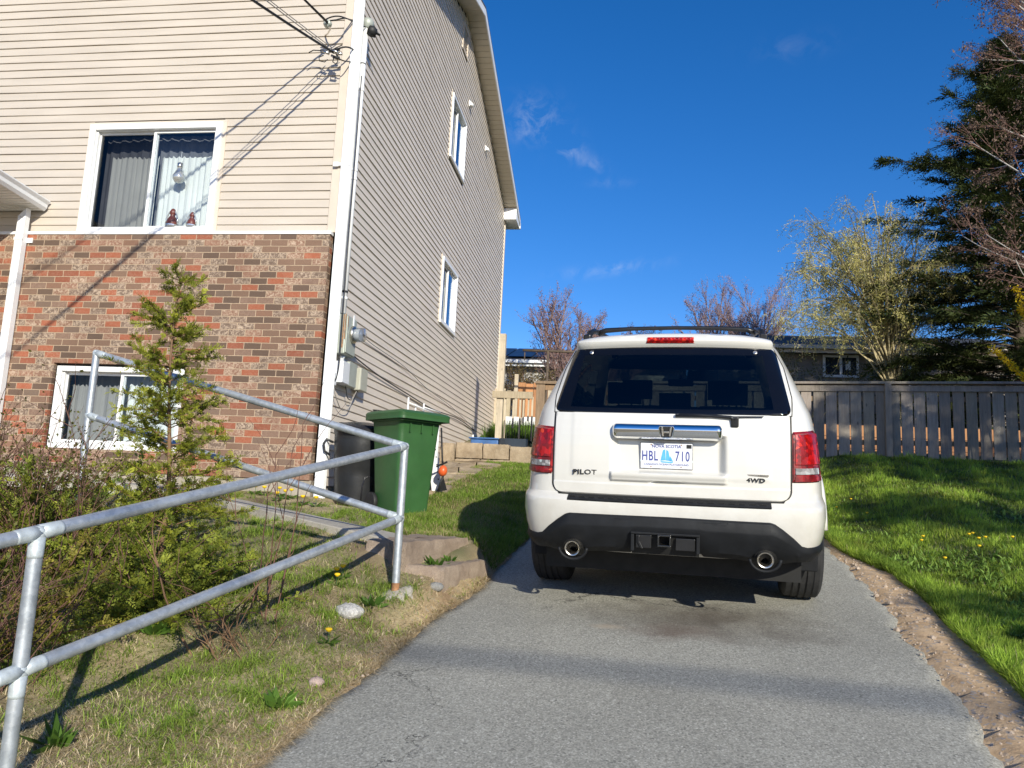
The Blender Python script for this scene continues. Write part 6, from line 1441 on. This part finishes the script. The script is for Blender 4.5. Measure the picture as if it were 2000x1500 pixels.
# ---------------------------------------------------------------- grass
def blades(name, X, Y, hgt, wid, tints, lean, r, mat='grass_blade'):
    n = len(X); Z = H(X, Y)-.004; a = r.uniform(0, 6.283, n); l = r.uniform(.1, 1, n)*lean; D = np.stack([np.cos(a)*l, np.sin(a)*l, np.ones(n)], 1); D = unit(D); b = np.stack([X, Y, Z], 1)
    s = np.stack([-np.sin(a+r.normal(0, .6, n)), np.cos(a+r.normal(0, .6, n)), np.zeros(n)], 1)*(wid/2)[:, None]
    m_ = b+D*(hgt*.55)[:, None]; D2 = unit(D+np.stack([np.cos(a)*l*1.1, np.sin(a)*l*1.1, -.35*l], 1)); tp_ = m_+D2*(hgt*.5)[:, None]
    V = np.stack([b-s, b+s, m_+s*.8, m_-s*.8, tp_], 1); me = bpy.data.meshes.new(name); V = V.reshape(-1, 3)
    base = np.array((X.mean(), Y.mean(), Z.min())); V = V-base
    me.vertices.add(5*n); me.vertices.foreach_set('co', V.astype(np.float32).ravel()); i0 = np.arange(n)*5
    li = np.stack([i0, i0+1, i0+2, i0+3, i0+3, i0+2, i0+4], 1).ravel(); me.loops.add(7*n); me.loops.foreach_set('vertex_index', li.astype(np.int32))
    me.polygons.add(2*n); ls = np.stack([np.arange(n)*7, np.arange(n)*7+4], 1).ravel(); me.polygons.foreach_set('loop_start', ls.astype(np.int32)); me.polygons.foreach_set('loop_total', np.tile([4, 3], n).astype(np.int32))
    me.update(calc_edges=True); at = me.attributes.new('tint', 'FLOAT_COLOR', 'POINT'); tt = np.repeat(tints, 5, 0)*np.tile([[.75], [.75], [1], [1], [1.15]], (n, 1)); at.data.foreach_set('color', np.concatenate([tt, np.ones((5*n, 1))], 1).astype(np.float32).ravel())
    me.materials.append(MATS[mat]); o = bpy.data.objects.new(name, me); C.objects.link(o); o.location = base; return tag(o, kind='stuff')
def fbm(X, Y, s, seed):
    r = np.random.default_rng(seed); v = 0
    for k in range(5): a, b, c = r.uniform(-1, 1, 3); f = s*(1.7**k); v = v+np.sin(X*f*(.6+a*.4)+Y*f*b+c*9)*np.sin(Y*f*(.6-a*.4)-X*f*b*.7+c*5)/(1.5**k)
    return v
r = np.random.default_rng(77)
# lush lawn at the right
N = 260000; Y = 3.0*(14.2/3.0)**r.uniform(0, 1, N)**.9; X = edge(SR, np.clip(Y, -6, 12.2))+.02+r.uniform(0, 1, N)**1.5*(.53*Y+2.6-edge(SR, np.clip(Y, -6, 12.2))); d = np.hypot(X, Y)
k = (X < .53*Y+2.6) & (Y < 13.95-.092*(X+1.5)+.1); X, Y, d = X[k], Y[k], d[k]; n = len(X); pat = fbm(X, Y, 2.2, 1)
h_ = r.uniform(.028, .075, n)*(1+.35*np.clip(pat, -1, 1))*(1+.25*ss(Y, 8, 13)); w_ = np.clip(r.uniform(.0028, .0058, n), d*.00055, 1)
fine = fbm(X, Y, 9, 4); clump = np.clip(1+.55*fine+.3*pat, .35, 1.9)[:, None]; h_ = h_*np.clip(1+.35*fine, .6, 1.5); tn = green(r, n, (.14, .215, .022), (.32, .44, .06))*clump; yel = (pat > .55)[:, None]*r.uniform(0, .6, (n, 1)); tn = tn*(1-yel)+yel*np.array((.30, .31, .05)); dry = r.uniform(0, 1, n) < .035; tn[dry] = (.42, .36, .20)
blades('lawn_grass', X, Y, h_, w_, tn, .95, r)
M_ = 26000; Yc = 3.0*(13.5/3.0)**r.uniform(0, 1, M_); Xc = edge(SR, np.clip(Yc, -6, 12.2))+.1+r.uniform(0, 1, M_)*(.53*Yc-edge(SR, np.clip(Yc, -6, 12.2))); kk = fbm(Xc, Yc, 3, 8)+r.normal(0, .5, M_) > .3; Xc, Yc = Xc[kk], Yc[kk]; M_ = len(Xc)
blades('clover', Xc, Yc, r.uniform(.04, .085, M_), r.uniform(.012, .024, M_), green(r, M_, (.11, .20, .03), (.28, .43, .09)), 2.2, r)
# longer fringe hanging over the bank of bare soil
N = 14000; Y = r.uniform(3.0, 9, N); X = edge(SR, Y)+.05+np.abs(r.normal(0, .06, N)); blades('fringe_grass', X, Y, r.uniform(.045, .12, N), r.uniform(.0028, .005, N), green(r, N, (.11, .19, .022), (.27, .40, .055)), 1.5, r)
# thin dry turf on the left bank
N = 200000; Y = 1.7*(8.0/1.7)**r.uniform(0, 1, N); xl = edge(DL, np.clip(Y, -6, 12.2)); X = xl-.02-r.uniform(0, 1, N)**1.4*(.82*Y+1.8+xl); d = np.hypot(X, Y); pat = fbm(X, Y, 3.0, 3); pat2 = fbm(X, Y, 7, 9)
keep = r.uniform(0, 1, N) < np.clip(.70+.35*pat+.25*pat2, .12, 1)*np.clip((xl-X)/.25, .25, 1)
on_path = (Y > 5.0) & (X < -1.36) & (Y > np.interp(-X, [1.36, 1.6, 2.35, 3.2, 4.2, 9], [4.95, 5.25, 5.7, 6.18, 6.76, 7.0])) & (Y < np.interp(-X, [1.36, 1.6, 2.5, 3.4, 4.4, 9], [5.85, 5.87, 6.38, 6.9, 7.47, 7.72]))
step_ = (Y > 4.98) & (Y < 5.95) & (X < np.interp(Y, [5.0, 5.78], [-1.10, -.95])) & (X > -1.72)
k = keep & ~on_path & ~step_ & (Y < 7.95); X, Y, d, pat, pat2 = X[k], Y[k], d[k], pat[k], pat2[k]; n = len(X)
g_ = np.clip(.64+.42*pat+.22*pat2+.55*ss(Y, 6.0, 7.2), .08, .97); isg = r.uniform(0, 1, n) < g_
h_ = np.where(isg, r.uniform(.02, .065, n), r.uniform(.025, .07, n)); tn = np.where(isg[:, None], green(r, n, (.17, .25, .03), (.38, .47, .095)), green(r, n, (.55, .44, .25), (.92, .78, .52)))
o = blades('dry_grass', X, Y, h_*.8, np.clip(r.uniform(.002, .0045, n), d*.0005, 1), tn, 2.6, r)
M_ = 2300; Yc = 1.7*(7.6/1.7)**r.uniform(0, 1, M_); xl = edge(DL, np.clip(Yc, -6, 12.2)); Xc = xl-.08-r.uniform(0, 1, M_)*(.8*Yc+xl); kk = (fbm(Xc, Yc, 2.4, 21)+r.normal(0, .45, M_) > .1) & ~((Yc > 4.98) & (Yc < 5.95) & (Xc < np.interp(Yc, [5.0, 5.78], [-1.05, -.9])) & (Xc > -1.75)); Xc, Yc = Xc[kk], Yc[kk]; q_ = 55; X = np.repeat(Xc, q_)+r.normal(0, .028, len(Xc)*q_); Y = np.repeat(Yc, q_)+r.normal(0, .028, len(Xc)*q_); n = len(X)
kk = ~((Y > np.interp(-X, [1.36, 1.6, 2.35, 3.2, 4.2, 9], [4.95, 5.25, 5.7, 6.18, 6.76, 7.0])) & (Y < np.interp(-X, [1.36, 1.6, 2.5, 3.4, 4.4, 9], [5.85, 5.87, 6.38, 6.9, 7.47, 7.72])) & (X < -1.36)); X, Y = X[kk], Y[kk]; n = len(X)
blades('turf_tufts', X, Y, r.uniform(.03, .085, n), np.clip(r.uniform(.0022, .0045, n), np.hypot(X, Y)*.0005, 1), green(r, n, (.13, .22, .025), (.32, .43, .07)), 1.7, r)
# flat dead straw lying on it
N = 150000; Y = 1.7*(6.5/1.7)**r.uniform(0, 1, N); xl = edge(DL, np.clip(Y, -6, 12.2)); X = xl-.0-r.uniform(0, 1, N)**1.6*(.8*Y+xl); pat = fbm(X, Y, 3.0, 3); k = (r.uniform(0, 1, N) < np.clip(.6-.4*pat, .15, 1)) & ~((Y > 4.98) & (X < np.interp(Y, [5.0, 5.78], [-1.10, -.95]))); X, Y = X[k], Y[k]; n = len(X)
blades('straw', X, Y, r.uniform(.03, .09, n), np.clip(r.uniform(.0016, .0032, n), np.hypot(X, Y)*.00045, 1), green(r, n, (.42, .32, .17), (.85, .70, .46)), 9, r)
# the strip of lawn between house and driveway
N = 90000; Y = 6.0*(13.8/6.0)**r.uniform(0, 1, N); xl = edge(DL, np.clip(Y, -6, 12.2)); X = xl-.01-r.uniform(0, 1, N)*(xl+2.1+.25*ss(Y, 8, 12)); d = np.hypot(X, Y); k = ~((X < -1.1) & (Y < 6.1)); X, Y, d = X[k], Y[k], d[k]; n = len(X); pat = fbm(X, Y, 3, 5)
tn = green(r, n, (.11, .18, .02), (.25, .36, .055)); dry = r.uniform(0, 1, n) < np.clip(.22+.25*pat, .03, .6); tn[dry] = green(r, dry.sum(), (.30, .25, .12), (.46, .38, .20))
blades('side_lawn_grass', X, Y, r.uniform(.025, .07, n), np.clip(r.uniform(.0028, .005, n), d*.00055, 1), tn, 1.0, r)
# grass growing beyond the gate
N = 9000; X = r.uniform(-2.9, 0, N); Y = r.uniform(16, 18.2, N); blades('far_grass', X, Y, r.uniform(.1, .45, N), r.uniform(.01, .016, N), green(r, N, (.06, .12, .015), (.14, .24, .035)), .5, r)
# pebbles in the bare strip
r = np.random.default_rng(5); mb = MB()
for k in range(620):
    y = r.uniform(2.9, 7.4); y = 2.9+(y-2.9)**1.0; x0, x1 = edge(DR, y), edge(SR, y)+.1; x = r.uniform(x0-.02, x1) if k < 560 else r.uniform(edge(DL, y)-.25, edge(DL, y)+.02); s = r.choice((.004, .006, .009, .013, .02), p=(.42, .32, .18, .065, .015)); a = np.linspace(0, 6.283, 7)[:-1]; z = h1(x, y)
    mb.grid(np.array([[(x+s*q*math.cos(t_)*r.uniform(.8, 1.2), y+s*q*math.sin(t_)*r.uniform(.7, 1.1), z+s*zz*r.uniform(.8, 1.2)) for t_ in a] for q, zz in ((1, -.2), (1, .35), (.5, .8), (.02, .85))]), close=True)
build('gravel', mb, 'gravel_stone', kind='stuff', smooth=False)

# ---------------------------------------------------------------- dandelions and weeds
def copy_tree(o, loc, rot, scale, label=None):
    c = o.copy(); C.objects.link(c); c.location = loc; c.rotation_euler = (0, 0, rot); c.scale = (scale,)*3
    if label: c['label'] = label
    for ch in o.children:
        d = ch.copy(); C.objects.link(d); d.parent = c
    return c
r = np.random.default_rng(15)
def dandelion(p, label, group):
    t = thing('dandelion', label, 'dandelion', p, group=group)
    pr = [(math.cos(a)*q, math.sin(a)*q) for q in (.012,) for a in np.linspace(0, 6.28, 8)]
    mb = MB().lathe([(.004, .060), (.013, .066), (.019, .074), (.017, .080), (.008, .083), (.001, .083)], (0, 0, 0), n=14)
    build('flower_head', mb, 'dandelion', t, world=False); build('stem', MB().tube([(0, 0, 0), (.004, 0, .03), (0, 0, .064)], .002, 5), 'bin_green', t, world=False)
    n = 9; a = np.arange(n)*.7; q, tt = leaves(np.zeros((n, 3))+(0, 0, .004), np.stack([np.cos(a), np.sin(a), .25+.3*np.sin(a*3)], 1), r.uniform(.05, .09, n), .13, green(r, n, (.04, .09, .012), (.09, .16, .025)), r); build('leaf', MB().quads(q, tt), 'grass_blade', t, tint=True, world=False); return t
L_WALL, L_LAWN, L_RAIL = 'yellow dandelion in the strip of grass along the house wall', 'yellow dandelion in the lawn right of the driveway', 'yellow dandelion in the dry grass below the railing'
first = dandelion(gp(640, 1258), 'lone yellow dandelion at the edge of the driveway', 'dandelions')
for k, (px, py, s, lab) in enumerate([(668, 1128, 1, L_RAIL), (656, 1134, 1, L_RAIL), (657, 1146, 1, L_RAIL), (768, 1092, .9, 'yellow dandelion growing in the shadow beside the railing post')]+[(x_, y_, 1.25, L_WALL) for x_, y_ in ((498, 966), (515, 968), (540, 980), (556, 976), (568, 974), (590, 988), (616, 990), (545, 970))]+[(x_, y_, .85, L_LAWN) for x_, y_ in ((1662, 984), (1694, 1012), (1800, 1068), (1803, 1060), (1893, 1056), (1900, 1054), (1912, 1064), (1925, 1062), (1978, 1062), (1846, 1104), (1634, 1000), (1913, 1080))]):
    copy_tree(first, gp(px, py), k*1.3, s, lab)
def weed(p, label, s):
    t = thing('weed', label, 'weed', p, group='weeds'); n = 26; a = r.uniform(0, 6.28, n); q, tt = leaves(np.stack([.01*np.cos(a), .01*np.sin(a), np.full(n, .0)], 1), np.stack([np.cos(a), np.sin(a), r.uniform(.2, 1.3, n)], 1), r.uniform(.05, .13, n)*s, .15, green(r, n, (.05, .11, .016), (.12, .22, .035)), r); build('leaves', MB().quads(q, tt), 'grass_blade', t, tint=True, world=False)
weed(gp(545, 1385), 'leafy green weed in the dry grass by the driveway corner', 1.0); weed(gp(725, 1185), 'green weed between the granite rock and the railing post', .9); weed(gp(850, 1110), 'green weed in front of the sandstone steps', 1.0); weed(gp(300, 1240), 'leafy weed below the low shrubs', 1.1); weed(gp(420, 1130), 'bright weed under the feathery shrub', 1.2); weed(gp(880, 1098), 'small weed between the two stone steps', .6); weed(gp(110, 1460), 'leafy weed in the near left corner behind the post', 1.2)
# overhead line along the street; it throws the soft dark band across the driveway
c0 = np.array((.4, 3.9, .57)); sd = np.array(sun_dir); p = c0+sd*22.0
cable('overhead_cable', 'thick overhead cable bundle along the street behind the photographer', [p+np.array((-14, .9, .9)), p+np.array((-6, .45, .1)), p, p+np.array((6, -.55, .2)), p+np.array((14, -1.2, 1.0))], .032, 'black_cable', 'cable')
